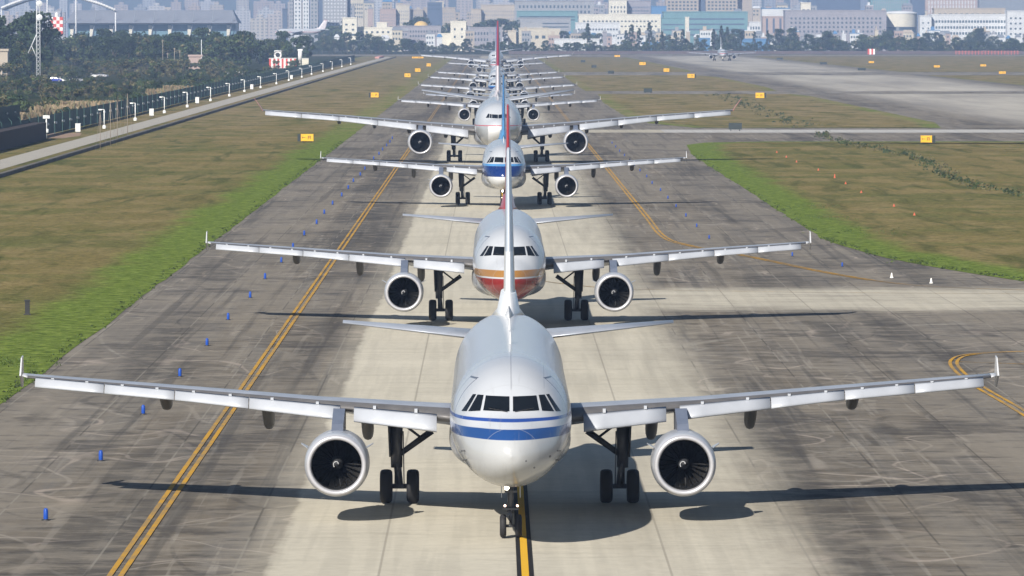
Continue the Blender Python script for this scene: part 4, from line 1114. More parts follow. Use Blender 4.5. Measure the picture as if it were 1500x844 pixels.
sign(1357, 211, 1.5, .95, 'yellow guidance sign with a black end panel by the right connecting taxiway', 1)
sign(1113, 145, 1.9, 1.2, 'yellow guidance sign beyond the slanted right winglet of the wide-body', 1)
sign(1012, 115, 2.2, 1.25, 'yellow guidance sign below the airliner that is alone on the runway', 1)
sign(976, 106, 2.0, 1.2, 'yellow guidance sign left of the one below the lone airliner')
sign(941, 96, 2.6, 1.2, 'small far yellow guidance sign right of the queue near the crossing')
sign(904, 84, 3, 1.0, 'tiny distant yellow guidance sign just right of the far wide-body wing')
for px, py, lb in ((1077, 192, 'near'), (949, 137, 'second'), (895, 109, 'third'), (870, 100, 'fourth'), (854, 92, 'fifth')):
    sign(px, py, 2.0, 1.05, {'near': 'dark sign back on the edge of the grass beyond the connecting taxiway', 'second': 'dark sign back on the edge of the small grass island beyond the wide-body wing',
        'third': 'dark sign back right of the middle airliners', 'fourth': 'dark sign back farther off right of the queue', 'fifth': 'farthest tiny dark sign back right of the queue'}[lb], back=True)
for px, py, lb in ((1262, 104, 'dark sign back on the right grass edge below the striped board'), (1206, 95, 'dark sign back at the far runway rim right of the lone airliner'), (1142, 88, 'tiny dark sign back beyond the runway right of the lone airliner')):
    sign(px, py, 3.0, 1.0, lb, back=True)
for px, py, lb in ((1276, 93, 'yellow guidance sign under the red and white striped board'), (1372, 99.5, 'yellow guidance sign in the far right grass, left of two more'), (1440, 98, 'yellow guidance sign in the far right grass, middle one'), (1468, 109, 'yellow guidance sign in the far right grass nearest the right border')):
    sign(px, py, 2.3, .8, lb)
# red and white board
M['rw_r'] = plain('striped_red', (.58, .07, .05), .5); M['rw_w'] = plain('striped_white', (.80, .78, .76), .5)
def striped(px, py, w, h, n, lb):
    s = (py - 41)/16.4; y = 7880/s; r = empty('striped_board', ((px - 722)/s, y, 0)); tag(r, lb, 'board')
    for i in range(n):
        m = MB(); m.box(-w/2 + w*i/n, -w/2 + w*(i+1)/n, -.1, .1, .3, .3 + h); m.build('panel', M['rw_r' if i % 2 == 0 else 'rw_w'], r)
    for q in (-.4, .4):
        m = MB(); m.box(w*q - .08, w*q + .08, -.06, .06, 0, .3); m.build('leg', M['black'], r)
striped(1276, 80.5, 4.4, 3.4, 4, 'red and white striped board standing at the far right grass edge')

# weeds in the ditch on the right grass
def leaf_mesh(name, clumps, mats, n_leaf, ls, seed, droop=0.0):
    r = random.Random(seed); v = []; f = []; mi = []
    for (cx, cy_, cz, cr_, k) in clumps:
        for i in range(n_leaf):
            while True:
                p = Vector((r.uniform(-1, 1), r.uniform(-1, 1), r.uniform(-1, 1)))
                if p.length <= 1: break
            p = p.normalized()*(p.length**.5)
            c = Vector((cx, cy_, cz)) + Vector((p.x*cr_, p.y*cr_, p.z*cr_*.75))
            nrm = (p*.7 + Vector((r.gauss(0, .6), r.gauss(0, .6), r.gauss(0, .6) + .25))).normalized()
            u = nrm.orthogonal().normalized(); u = (Matrix.Rotation(r.uniform(0, 6.28), 3, nrm) @ u); w = nrm.cross(u)
            s = ls*r.uniform(.6, 1.35); b = len(v)
            v += [c + u*s*.5, c + w*s*.36, c - u*s*.5, c - w*s*.36]; f.append((b, b+1, b+2, b+3)); mi.append(k)
    me = bpy.data.meshes.new(name); me.from_pydata([tuple(q) for q in v], [], f)
    for mm in mats: me.materials.append(mm)
    me.polygons.foreach_set("material_index", mi); me.update(); return me
def leafmat(name, c, var=.35):
    t = NT(name); oi = t.n("ShaderNodeObjectInfo"); n = t.noise(t.pos(), .35, 3, .6)
    k = t.m('MULTIPLY', t.lin(n, .3, .7, 1 - var, 1 + var), t.lin(oi.outputs["Random"], 0, 1, .78, 1.25))
    return t.done(t.mix(1.0, (*c, 1), t.comb(k, k, k), 'MULTIPLY'), .7, spec=.2)
M['leaf_a'] = leafmat('leaf_dark', (.028, .048, .020)); M['leaf_b'] = leafmat('leaf_mid', (.056, .080, .028)); M['leaf_c'] = leafmat('leaf_olive', (.115, .105, .050))
M['leaf_dry'] = leafmat('leaf_dry', (.19, .145, .09)); M['leaf_weed'] = leafmat('leaf_weed', (.035, .052, .018))
M['bark'] = plain('bark', (.12, .095, .07), .9, var=.3, scale=3)
cl = []
for i in range(170):
    u = i/170; y = 500 + 340*u + rnd.uniform(-4, 4); x = 51.5 + 1.6*math.sin(y*.03) + rnd.gauss(0, .8); s = rnd.uniform(.25, .6)
    cl.append((x, y, s*.45, s, rnd.choice((0, 0, 1, 2))))
for i in range(120):
    y = rnd.uniform(885, 1330); x = 51.5 + rnd.gauss(0, 1.6) + (y - 885)*.01; s = rnd.uniform(.25, .55); cl.append((x, y, s*.45, s, rnd.choice((0, 1, 2))))
me = leaf_mesh('ditch_weeds', cl, [M['leaf_weed'], M['leaf_a'], M['leaf_c']], 26, .22, 3)
o = link(bpy.data.objects.new('ditch_weeds', me)); tag(o, 'ragged line of dark weeds along the shallow ditch across the right grass', 'weeds', kind='stuff')
# tufts along the grass edges
cl = []
for i in range(380):
    y = 215 + 560*rnd.random()**1.3; x = -21.7 + rnd.gauss(0, .22); s = rnd.uniform(.06, .16); cl.append((x, y, s*.4 + .03, s, rnd.choice((0, 1))))
edge = [(25.9, 700), (25.9, 560), (25.9, 420), (26.6, 404), (28.3, 384), (31.3, 365), (34.6, 349), (40, 339.5), (52, 333.5), (80, 332)]
for i in range(300):
    k = rnd.randrange(len(edge)-1); u = rnd.random(); x = edge[k][0] + (edge[k+1][0] - edge[k][0])*u + rnd.gauss(0, .3); y = edge[k][1] + (edge[k+1][1] - edge[k][1])*u + rnd.gauss(0, .5)
    s = rnd.uniform(.06, .18); cl.append((x, y, s*.4 + .03, s, rnd.choice((0, 1))))
for (bx, by, n_, sp) in ((29, 430, 40, 2.2), (28.5, 462, 40, 2), (30, 376, 30, 1.4), (29, 490, 30, 2), (-22.5, 232, 30, .8), (-23.5, 262, 30, .9)):
    for i in range(n_):
        s = rnd.uniform(.15, .4); cl.append((bx + rnd.gauss(0, sp*.7) , by + rnd.gauss(0, sp*1.6), s*.4, s, 0))
M['tuft'] = leafmat('tuft_green', (.075, .115, .022))
me = leaf_mesh('grass_tufts', cl, [M['tuft'], M['leaf_weed']], 14, .09, 8)
o = link(bpy.data.objects.new('grass_tufts', me)); tag(o, 'uneven green grass tufts along the edges of the taxiway', 'grass', kind='stuff')

# ------------------------------------------------------------------ trees
def make_tree(name, h, cr_, seed, mats, n=34, leaves=46, ls=.85, low=.22, conical=0.0):
    r = random.Random(seed); root = empty(name); m = MB()
    m.tube((0, 0, 0), (r.uniform(-.3, .3), r.uniform(-.3, .3), h*.55), h*.022, h*.010, 8)
    clumps = []
    for i in range(n):
        a = r.uniform(0, 6.283); zz = low + (1 - low)*r.random()**.85
        env = math.sin(math.pi*min(max((zz - low*.6)/(1.06 - low*.6), 0), 1))**.6 if not conical else (1.05 - zz)**.8*1.1
        d = cr_*env*r.uniform(.15, 1.0)**.6
        c = (d*math.cos(a), d*math.sin(a), h*zz*.95); cr2 = cr_*r.uniform(.16, .34)*(1 if not conical else .8)
        clumps.append((*c, cr2, r.choice((0, 0, 1, 1, 2) if i % 3 else (0, 1))))
        if i < 7: m.tube((0, 0, h*(.2 + .04*i)), (c[0]*.8, c[1]*.8, c[2]*.92), h*.008, h*.003, 5)
    m.build('trunk', M['bark'], root)
    me = leaf_mesh('crown', clumps, mats, leaves, ls, seed); link(bpy.data.objects.new('crown', me), root)
    return root
LM = [M['leaf_a'], M['leaf_b'], M['leaf_c']]; LD = [M['leaf_a'], M['leaf_a'], M['leaf_b']]
T = [make_tree('broadleaf_tree', 13, 5.5, 1, LD, 46), make_tree('broadleaf_tree', 12, 6.2, 2, LM, 46), make_tree('broadleaf_tree', 14.5, 5, 3, LD, 46), make_tree('broadleaf_tree', 11, 5.2, 4, LM, 40)]
CON = make_tree('conifer_tree', 17, 3.0, 6, LD, 46, 40, .7, .10, 1.0)
BUSH = [make_tree('scrub_bush', 3.2, 2.6, 11, LM, 16, 60, .34, .12), make_tree('scrub_bush', 2.6, 3.0, 12, LM, 16, 60, .34, .12), make_tree('scrub_bush', 3.8, 2.4, 13, [M['leaf_b'], M['leaf_c'], M['leaf_a']], 16, 60, .34, .12)]
used = set()
def plant(src, x, y, label, group, s=1.0, sz=None):
    global used
    if src.name in used: o = copy_tree(src)
    else: o = src; used.add(src.name)
    o.location = (x, y, 0); o.rotation_euler = (0, 0, rnd.uniform(0, 6.28)); o.scale = (s, s, sz or s)
    tag(o, label, 'bush' if 'bush' in src.name else 'tree', group); return o
_kids = {}
_ct = copy_tree
def copy_tree(o, parent=None, kids=None):              # same copy, with a cached child table
    base = o.name
    if base not in _kids: _kids[base] = [q for q in COL.objects if q.parent is o]
    c = o.copy(); COL.objects.link(c); c.parent = parent
    for ch in _kids[base]:
        d = ch.copy(); COL.objects.link(d); d.parent = c
    return c
# forest belt on the left
GB = 'trees of the dark wood at the left'
for row, (Y0, n_) in enumerate(((2080, 20), (2190, 19), (2320, 18), (2480, 16))):
    for i in range(n_):
        px = 40 + (462 - 40)*(i + .5*(row % 2) + rnd.uniform(-.3, .3))/n_
        Y = Y0 + rnd.uniform(-40, 40)
        if row == 0 and 95 < px < 130: continue
        if Y < 2260 and px > 372: continue
        x = shade(Y, px)
        if x > -74: x = -74 - rnd.uniform(0, 6)
        plant(rnd.choice(T), x, Y, 'dense dark green tree in the wood at the left', GB, rnd.uniform(.85, 1.18))
# tall dark trees at the left border
for px, Y, s in ((54, 1760, 1.5), (34, 1800, 1.35), (22, 1740, 1.2), (10, 1800, 1.2), (-8, 1740, 1.4), (58, 1700, .7), (40, 1690, .8), (20, 1650, .7)):
    plant(T[2] if s > 1.3 else rnd.choice(T), shade(Y, px), Y, 'tallest dark tree of the left border, behind the lattice mast' if px == 54 else 'tall dark tree among those at the left border', 'tall trees at the left border', s)
GS = 'scrub bushes beyond the green fence'
for i in range(150):
    Y = 880 + 1130*rnd.random()**.8
    x0 = -71.5; x1 = shade(Y, -12)
    if x1 > x0 - 3: x1 = x0 - 3
    x = x0 + (x1 - x0)*rnd.random()
    px = 722 + x*7880/Y
    if 1480 < Y < 1760 and 55 < px < 175 and rnd.random() < .7: continue
    hmax = 16.4 - 62*Y/7880
    if (270 < px < 300 or px < 14) and Y < 1900 and rnd.random() < .6: pass
    plant(rnd.choice(BUSH), x, Y, 'dark green scrub bush beyond the perimeter fence', GS, min(rnd.uniform(.7, 1.25), 1.3))
for px, Y, s in ((270, 1840, 1.6), (281, 1860, 1.2), (290, 1850, 1.2), (300, 1840, 1.6), (2, 1550, 1.5), (12, 1545, 1.6), (22, 1550, 1.7), (405, 2105, 1.0), (425, 2110, .9)):
    plant(BUSH[2], shade(Y, px), Y, 'bigger dark bush standing before the kiosk or hut beyond the fence', 'bigger bushes before the huts', s)
for i in range(80):
    Y = rnd.uniform(1700, 2090); px = rnd.uniform(20, 455)
    if 270 < px < 300 or 330 < px: continue
    x = shade(Y, px)
    if x > -76: continue
    plant(BUSH[2], x, Y, 'dark scrub bush at the foot of the wood', 'scrub bushes at the foot of the wood', rnd.uniform(1.0, 1.6))
# reeds
def reed(x, y, s, lb):
    r = random.Random(int(x*31 + y)); v = []; f = []; mi = []
    for i in range(420):
        a = r.uniform(0, 6.28); d = r.random()**.5*3.4; bx, by = d*math.cos(a), d*math.sin(a); h = r.uniform(1.6, 3.3); lx, ly = r.gauss(0, .35), r.gauss(0, .35)
        b = len(v); w = .06
        v += [(bx - w, by, 0), (bx + w, by, 0), (bx + lx*.5 + w, by + ly*.5, h*.7), (bx + lx*.5 - w, by + ly*.5, h*.7), (bx + lx + w*1.8, by + ly, h), (bx + lx - w*1.8, by + ly, h*.97)]
        f += [(b, b+1, b+2, b+3), (b+3, b+2, b+4, b+5)]; k = 1 if r.random() < .25 else 0; mi += [k, k]
    me = bpy.data.meshes.new('reed_clump'); me.from_pydata(v, [], f); me.materials.append(M['leaf_dry']); me.materials.append(M['leaf_c'])
    me.polygons.foreach_set("material_index", mi)
    o = link(bpy.data.objects.new('reed_clump', me)); o.location = (x, y, 0); o.scale = (s, s, s); tag(o, lb, 'reeds', 'tan reed clumps behind the fence')
for i, (px, Y, s) in enumerate(((80, 905, 1.1), (95, 915, 1.25), (110, 925, 1.1), (124, 930, 1.2), (138, 940, 1.1), (150, 955, .95), (176, 990, .9), (192, 1010, .9), (288, 1180, 1), (308, 1240, 1), (10, 870, .9), (35, 885, .8))):
    reed(min(shade(Y, px), -72.5), Y, s, 'tan feathery reed clump just behind the green fence')

# far tree line
GF = 'trees of the far tree line'
row_px = [(455 + 9.0*i) for i in range(118)]
for i, px in enumerate(row_px):
    Y = 3430 + rnd.uniform(-40, 60)
    big = .85 if px < 560 else (.52 if px < 640 else (.42 if px < 830 else .44))
    if 640 <= px < 760: big = .50
    if 1150 < px < 1330: big = .78
    if 1330 < px: big = .62
    plant(rnd.choice(T), shade(Y, px), Y, 'blue-green hazy tree in the far tree line', GF, big*rnd.choice((.7, .85, 1.0, 1.1, 1.25)))
for i in range(46):
    px = 480 + 23*i + rnd.uniform(-6, 6); Y = 3530 + rnd.uniform(-30, 60)
    plant(rnd.choice(T), shade(Y, px), Y, 'blue-green hazy tree in the far tree line', GF, rnd.uniform(.45, .75))
for px, s in ((861, 1.25), (925, 1.2), (936, 1.05), (951, 1.3), (917, .95), (1045, 1.0), (1056, 1.15), (1065, 1.1), (1105, .9), (1124, .95), (989, .9), (970, .9), (1000, 1.0), (1085, .9)):
    Y = 3560 + rnd.uniform(-20, 20)
    plant(CON, shade(Y, px), Y, 'tall pointed dark tree rising above the far tree line', 'tall pointed trees in the far tree line', s*.95)

for i in range(85):                                   # hazy woods behind the low buildings
    px = 470 + 1060*(i + rnd.uniform(.1, .9))/85
    if px > 780 and rnd.random() < .45: continue
    Y = rnd.uniform(3930, 4080) if px < 790 else rnd.uniform(3720, 3950)
    hh = rnd.uniform(1.15, 1.75) if px < 790 else rnd.uniform(.8, 1.2)
    plant(rnd.choice(T), shade(Y, px), Y, 'hazy tree among the buildings beyond the airfield', 'trees among the distant buildings', hh)

# low things along the end of the airfield
M['purple'] = plain('brown_bank', (.11, .085, .085), .95, var=.25, scale=.05)
m = MB(); m.box(shade(3390, 745), shade(3390, 1560), 3385, 3392, 0, 1.9); o = m.build('boundary_wall', M['purple']); tag(o, 'low brown boundary wall along the far edge of the airfield', 'wall')
M['rf_r'] = plain('fence_red', (.50, .12, .10), .6)
r = empty('red_rail_fence', (shade(3300, 1440), 3300, 0)); tag(r, 'low red railing far away at the right edge of the airfield', 'fence')
m = MB(); m.box(-17, 22, -.05, .05, 1.0, 1.15); m.box(-17, 22, -.05, .05, 1.9, 2.05); m.build('rail', M['rf_r'], r)
for i in range(20):
    m = MB(); m.box(-17 + 2*i, -16.6 + 2*i, -.12, .12, 0, 2.6); m.build('post', M['rf_r'], r)
r = empty('red_barrier', (shade(2950, 556), 2950, 0)); tag(r, 'pink-red barrier at the far end of the service path', 'barrier')
m = MB(); m.box(-1.2, 1.2, -60, 60, .0, .9); m.build('wall', plain('barrier_pink', (.50, .25, .22), .7), r)
# ------------------------------------------------------------------ buildings
PAL = dict(cream=(.50, .45, .36), cream2=(.66, .62, .52), white=(.58, .59, .60), grey=(.28, .285, .30), beige=(.36, .31, .26), pink=(.38, .29, .26), lilac=(.28, .265, .29),
           teal=(.13, .25, .27), blue=(.08, .20, .38), glass=(.05, .08, .11), dark=(.07, .10, .16), gold=(.62, .42, .14), tan=(.42, .36, .29), roofg=(.20, .22, .25))
def pm_(k):
    if 'b_' + k not in M: M['b_' + k] = plain('wall_' + k, PAL[k], .75 if k != 'glass' else .2, var=.10, scale=.15)
    return M['b_' + k]
def building(name, px0, px1, py, Y, depth, wall, label, floors=0, cols=0, win='glass', cat='building', group=None, roof=None, zlow=4.0, ww=.55, wh=.5, margin=.04, ribbon=False, ztop=.10):
    x0, x1 = shade(Y, px0), shade(Y, px1); H = height(Y, py); cx = (x0 + x1)/2
    r = empty(name, (cx, Y, 0)); tag(r, label, cat, group)
    w = (x1 - x0)/2
    m = MB(); m.box(-w, w, 0, depth, 0, H); m.build('wall', pm_(wall), r)
    m = MB(); m.box(-w - .3, w + .3, -.3, depth + .3, H, H + .7); m.build('roof', pm_(roof or wall), r)
    if floors:
        fh = (H*(1 - ztop) - zlow)/floors; first = None
        cw = 2*w*(1 - 2*margin)/max(cols, 1)
        for i in range(floors):
            for j in range(1 if ribbon else cols):
                if first is None:
                    m = MB()
                    if ribbon: m.box(-w*(1 - 2*margin), w*(1 - 2*margin), -.06, .05, 0, fh*wh)
                    else: m.box(-cw*ww/2, cw*ww/2, -.06, .05, 0, fh*wh)
                    first = m.build('window', pm_(win), r); o = first
                else:
                    o = first.copy(); COL.objects.link(o); o.parent = r
                o.location = (0 if ribbon else -w*(1 - 2*margin) + cw*(j + .5), 0, zlow + fh*(i + .25))
    return r
def addbox(r, nm, x0, x1, y0, y1, z0, z1, k):
    m = MB(); m.box(x0, x1, y0, y1, z0, z1); return m.build(nm, pm_(k), r)
# low cream buildings behind the tree line
b = building('cream_building', 502, 523, 27, 3850, 18, 'cream2', 'tall cream tower block end of the long low cream building', 3, 2, ww=.35, wh=.35, zlow=10)
building('cream_building', 523.5, 575, 41, 3860, 20, 'cream2', 'long low cream building right of its cream tower end', 1, 6, zlow=12, ww=.4)
building('low_cream_block', 552, 567, 34, 3885, 12, 'cream2', 'small cream rooftop block rising behind the long low cream building')
b = building('grey_building', 577, 646, 39, 3880, 20, 'lilac', 'low grey-lilac building with a gold dome behind it', 2, 16, zlow=9, ww=.5, wh=.42)
r = empty('gold_dome', (shade(3950, 617), 3950, 0)); tag(r, 'small golden dome showing above the grey-lilac building', 'dome')
zz = height(3950, 38); m = MB(); m.lathe([(0, 5.2), (1.2, 4.9), (2.6, 3.4), (3.3, 1.6), (3.6, .02)], (0, 0, zz), 'z', 20); m.build('dome', pm_('gold'), r)
m = MB(); m.lathe([(0, 4.2), (zz, 4.2)], (0, 0, 0), 'z', 16); m.build('drum', pm_('beige'), r)
building('cream_building', 660, 683, 32, 3820, 16, 'cream2', 'bright cream stair tower left of the grey hall behind the queue', 2, 2, zlow=8, ww=.25, wh=.3)
building('grey_building', 683.5, 736, 41, 3826, 18, 'lilac', 'grey hall with small square windows behind the queue of airliners', 2, 11, zlow=6, ww=.5, wh=.45)
building('low_cream_block', 642, 660, 50, 3830, 10, 'cream2', 'low cream wing left of the bright cream stair tower')
b = building('cream_building', 760, 803, 42, 3830, 18, 'cream', 'cream building with a slanted right end behind the trees', 1, 4, zlow=7, ww=.5, wh=.3)
m = MB(); w = (shade(3830, 803) - shade(3830, 760))/2; H = height(3830, 42)
m.loft([[(w + .02, 0, 0), (w + 3, 0, 0), (w + 3, 18, 0), (w + .02, 18, 0)], [(w + .02, 0, H), (w + 9, 0, H), (w + 9, 18, H), (w + .02, 18, H)]], smooth=False); m.build('slanted_end', pm_('cream'), b)
addbox(b, 'roof_block', -w + 1, w - 4, 2, 14, H + .71, H + 4.5, 'grey')
building('cream_building', 744, 756, 46, 3850, 10, 'cream', 'small cream hut left of the slanted cream building')
building('blue_shed', 1086, 1127, 58, 3620, 10, 'blue', 'low blue roofed shed behind the far trees on the right', cat='shed')
building('blue_shed', 1024, 1040, 57, 3625, 8, 'blue', 'short blue shed left of the lone airliner tail', cat='shed')
building('blue_shed', 942, 966, 63, 3600, 8, 'blue', 'thin pale blue shed among the tall pointed trees', cat='shed')
building('white_canopy', 812, 878, 58, 3640, 8, 'white', 'long low white canopy behind the far trees', cat='canopy')
# central complex
building('complex_block', 754, 870, 2, 4700, 40, 'grey', 'wide pale grey block with rows of square windows above the queue', 5, 19, zlow=14, ww=.45, wh=.5, ztop=.06)
building('complex_block', 757, 846, 17, 4560, 30, 'teal', 'grey-green glass wing in front of the wide pale grey block', 2, 1, zlow=22, wh=.4, ribbon=True)
building('complex_block', 758, 836, 27, 4460, 26, 'grey', 'long low grey slab with a dark ribbon window below the glass wing', 2, 1, zlow=16, wh=.3, ribbon=True)
building('complex_block', 848, 968, 22, 4500, 30, 'cream2', 'cream lower slab right of the grey glass wing', 2, 20, zlow=16, ww=.5, wh=.3)
building('complex_block', 843, 908, 34, 4380, 24, 'white', 'white low annexe below the cream slab', 2, 14, zlow=8, ww=.6, wh=.3)
building('complex_block', 892, 918, 1, 4680, 30, 'cream2', 'narrow cream block with dotted windows left of the blue-grey grid block', 5, 5, zlow=18, ww=.4, wh=.5)
building('complex_block', 919, 953, 2, 4690, 30, 'lilac', 'blue-grey gridded block left of the bright blue box', 6, 14, 'dark', zlow=18, ww=.5, wh=.55)
building('blue_box_building', 954, 976, 10, 4600, 24, 'blue', 'small bright blue box building on the cream podium')
building('beige_block', 975, 1023, -12, 4900, 30, 'beige', 'tall beige block with square windows left of the dark glass joint', 8, 8, zlow=20, ww=.55, wh=.5)
building('beige_block', 1023.5, 1033, -10, 4905, 25, 'dark', 'dark blue glass joint between two tall beige blocks')
building('beige_block', 1033.5, 1080, -12, 4900, 30, 'beige', 'tall beige block with square windows right of the dark glass joint', 8, 8, zlow=20, ww=.55, wh=.5)
building('beige_block', 1080.5, 1101, -6, 4910, 28, 'beige', 'plain beige end of the tall blocks')
building('teal_building', 972, 1095, 18, 4450, 40, 'teal', 'long teal glass building with dark ribbon windows', 4, 1, 'dark', zlow=9, wh=.28, ribbon=True)
building('teal_building', 969, 1003, 27, 4400, 20, 'teal', 'lower teal glass wing before the long teal building', 3, 1, 'dark', zlow=9, wh=.25, ribbon=True)
building('stair_tower', 1003.5, 1009, 26, 4395, 10, 'cream2', 'thin cream stair tower on the teal glass front')
building('white_house', 1097, 1114, 33, 4350, 15, 'white', 'small white block between teal and pink buildings', 1, 4, zlow=14)
building('blue_roof_hall', 1116, 1157, 13, 4500, 20, 'white', 'white hall with a bright blue roof band', 1, 8, zlow=20, roof='blue', wh=.3)
building('pink_building', 1117, 1149, 25, 4300, 18, 'pink', 'pink and cream block with three tall dark bays', 1, 3, 'dark', zlow=9, ww=.3, wh=.85)
building('office_building', 1150, 1298, 16, 4250, 30, 'lilac', 'long grey office building with four rows of square windows', 4, 22, 'glass', zlow=12, ww=.42, wh=.45, ztop=.14)
building('white_house', 1173, 1187, 5, 4330, 14, 'cream2', 'small cream roof house on the long grey office', 1, 2, zlow=30, wh=.3)
building('dark_tower', 1185, 1260, -14, 5100, 40, 'dark', 'dark blue tower behind the long grey office building')
r = empty('round_hall', (shade(4280, 1320), 4290, 0)); tag(r, 'round cream drum-shaped hall right of the grey office', 'building')
H = height(4280, 20); m = MB(); m.lathe([(0, 13), (H, 13)], (0, 0, 0), 'z', 40); m.build('wall', pm_('cream2'), r)
m = MB(); m.lathe([(H, 13.4), (H + .8, 13.2), (H + 1.8, 9), (H + 2.3, .05)], (0, 0, 0), 'z', 40); m.build('roof', pm_('white'), r)
m = MB(); m.lathe([(H*.45, 13.05), (H*.62, 13.05)], (0, 0, 0), 'z', 40); m.build('window', pm_('glass'), r)
building('white_office', 1347, 1364, 24, 4200, 20, 'white', 'plain white end block of the white office at the right border', 3, 2, zlow=10, ww=.3, wh=.3)
building('white_office', 1364.5, 1478, 22, 4206, 24, 'white', 'white office with long dark window rows near the right border', 3, 24, 'glass', zlow=10, ww=.62, wh=.42)
building('white_office', 1475, 1520, 17, 4190, 20, 'white', 'white block at the right border', 4, 6, zlow=10, ww=.4, wh=.35)
building('beige_block', 1368, 1472, 13, 4400, 20, 'tan', 'low beige roof storey behind the white office', 1, 12, zlow=27, wh=.4)
for i, (a, b_, c_, lb) in enumerate(((1275, 1330, 'teal', 'pale green gridded block behind the round hall'), (1355, 1432, 'pink', 'pink-brown gridded block behind the white office'))):
    building('gridded_block', a, b_, -12, 5300, 30, c_, lb, 5, 16, 'white' if i else 'grey', zlow=26, ww=.4, wh=.8)
building('dark_block', 1335, 1354, -3, 5000, 20, 'dark', 'dark block between the two gridded blocks')
building('dark_block', 1434, 1500, -2, 5100, 20, 'roofg', 'dark grey block behind the right border')
# tower blocks on the left
for (a, b_, py, lb) in ((424, 430, -8, 'left flank of the pale twin slab tower'), (431, 442, -10, 'left white slab of the pale towers'), (444, 453, -10, 'right white slab of the pale towers'), (455, 466, -9, 'grey slab between the pale towers')):
    building('tower_block', a, b_, py, 4600, 16, 'white' if a in (431, 444) else 'grey', lb, 10, 2, zlow=12, ww=.4, wh=.45, ztop=.02, win='glass')
building('tower_block', 473, 509, -9, 4650, 18, 'grey', 'broad white balcony tower right of the pale slabs', 11, 7, zlow=12, ww=.5, wh=.45, ztop=.02, win='white')
building('tower_block', 467, 473, -9, 4655, 18, 'dark', 'dark blue flank of the broad balcony tower')
building('tower_block', 509.5, 513, -9, 4655, 18, 'dark', 'dark right flank of the broad balcony tower')
building('control_mast', 414, 421, 14, 3900, 5, 'dark', 'slim dark mast block left of the pale towers', cat='tower')
building('cream_block', 512, 533, -3, 5200, 20, 'cream', 'distant cream block right of the broad balcony tower', 4, 6, zlow=25)
# mid-distance apartment rows behind the low cream buildings
rr = random.Random(21)
mids = [(557, 580, 14, 'pink'), (580, 600, 8, 'cream'), (601, 620, 15, 'beige'), (620, 667, 12, 'beige'), (634, 650, 3, 'cream'), (690, 705, 14, 'tan'), (705, 756, 8, 'tan'), (736, 752, 28, 'pink')]
for i, (a, b_, py, k) in enumerate(mids):
    building('apartment_row', a, b_, py, 4900 + i*7, 18, k, ['pinkish low apartment row far behind the gold dome', 'cream apartment tower with a small lantern left of the dome', 'beige apartment block left of the dome', 'wide beige apartment row right of the dome', 'cream block peeping above the wide beige row',
        'tan block behind the bright cream stair tower', 'wide tan block directly behind the queue tails', 'small pink block between queue tails and slanted building'][i], 5, max(3, int((b_ - a)/3.2)), 'roofg', zlow=16, ww=.42, wh=.45)

rr2 = random.Random(77)
def clutter(px, w, py, Y, k, i):
    X = shade(Y, px); H = height(Y, py); W_ = w*Y/7880; d = W_*.7 + 4
    r = empty('small_building', (X, Y, 0)); m = MB(); m.box(-W_/2, W_/2, 0, d, 0, H); m.build('wall', pm_(k), r)
    m = MB()
    if rr2.random() < .4: m.loft([[(-W_/2 - .4, -.4, H), (W_/2 + .4, -.4, H), (W_/2 + .4, d + .4, H), (-W_/2 - .4, d + .4, H)], [(-W_/2 + 1, d*.45, H + 2.2), (W_/2 - 1, d*.45, H + 2.2), (W_/2 - 1, d*.55, H + 2.2), (-W_/2 + 1, d*.55, H + 2.2)]], smooth=False)
    else: m.box(-W_/2 - .2, W_/2 + .2, -.2, d + .2, H, H + .5); m.box(-W_*.25, W_*.05, d*.3, d*.7, H + .5, H + 3)
    m.build('roof', pm_(rr2.choice(('roofg', 'blue', 'tan', 'grey', 'white', 'roofg'))), r)
    if w > 9:
        n_ = max(2, int(w/4)); first = None
        for fl in range(2):
            m = MB()
            for j in range(n_): m.box(-W_*.42 + W_*.84*j/n_, -W_*.42 + W_*.84*(j + .55)/n_, -.05, .04, 0, 1.5)
            o = m.build('window_row', pm_('glass'), r); o.location = (0, 0, max(H - 3.2 - 3.6*fl, .5))
    tag(r, 'small pale building peeping over the far tree line', 'building', 'small buildings over the far trees')
for i in range(90):
    px = 485 + 1035*(i + rr2.uniform(.1, .9))/90; Y = rr2.uniform(3700, 4150)
    clutter(px, rr2.uniform(4, 18), rr2.uniform(44, 57), Y, rr2.choice(('cream', 'white', 'grey', 'beige', 'pink', 'tan', 'white', 'lilac')), i)
for i in range(60):
    px = 470 + 1060*(i + rr2.uniform(.1, .9))/60; Y = rr2.uniform(4720, 5400)
    clutter(px, rr2.uniform(6, 22), rr2.uniform(2, 26), Y, rr2.choice(('cream', 'grey', 'beige', 'pink', 'tan', 'dark', 'lilac', 'lilac')), i)

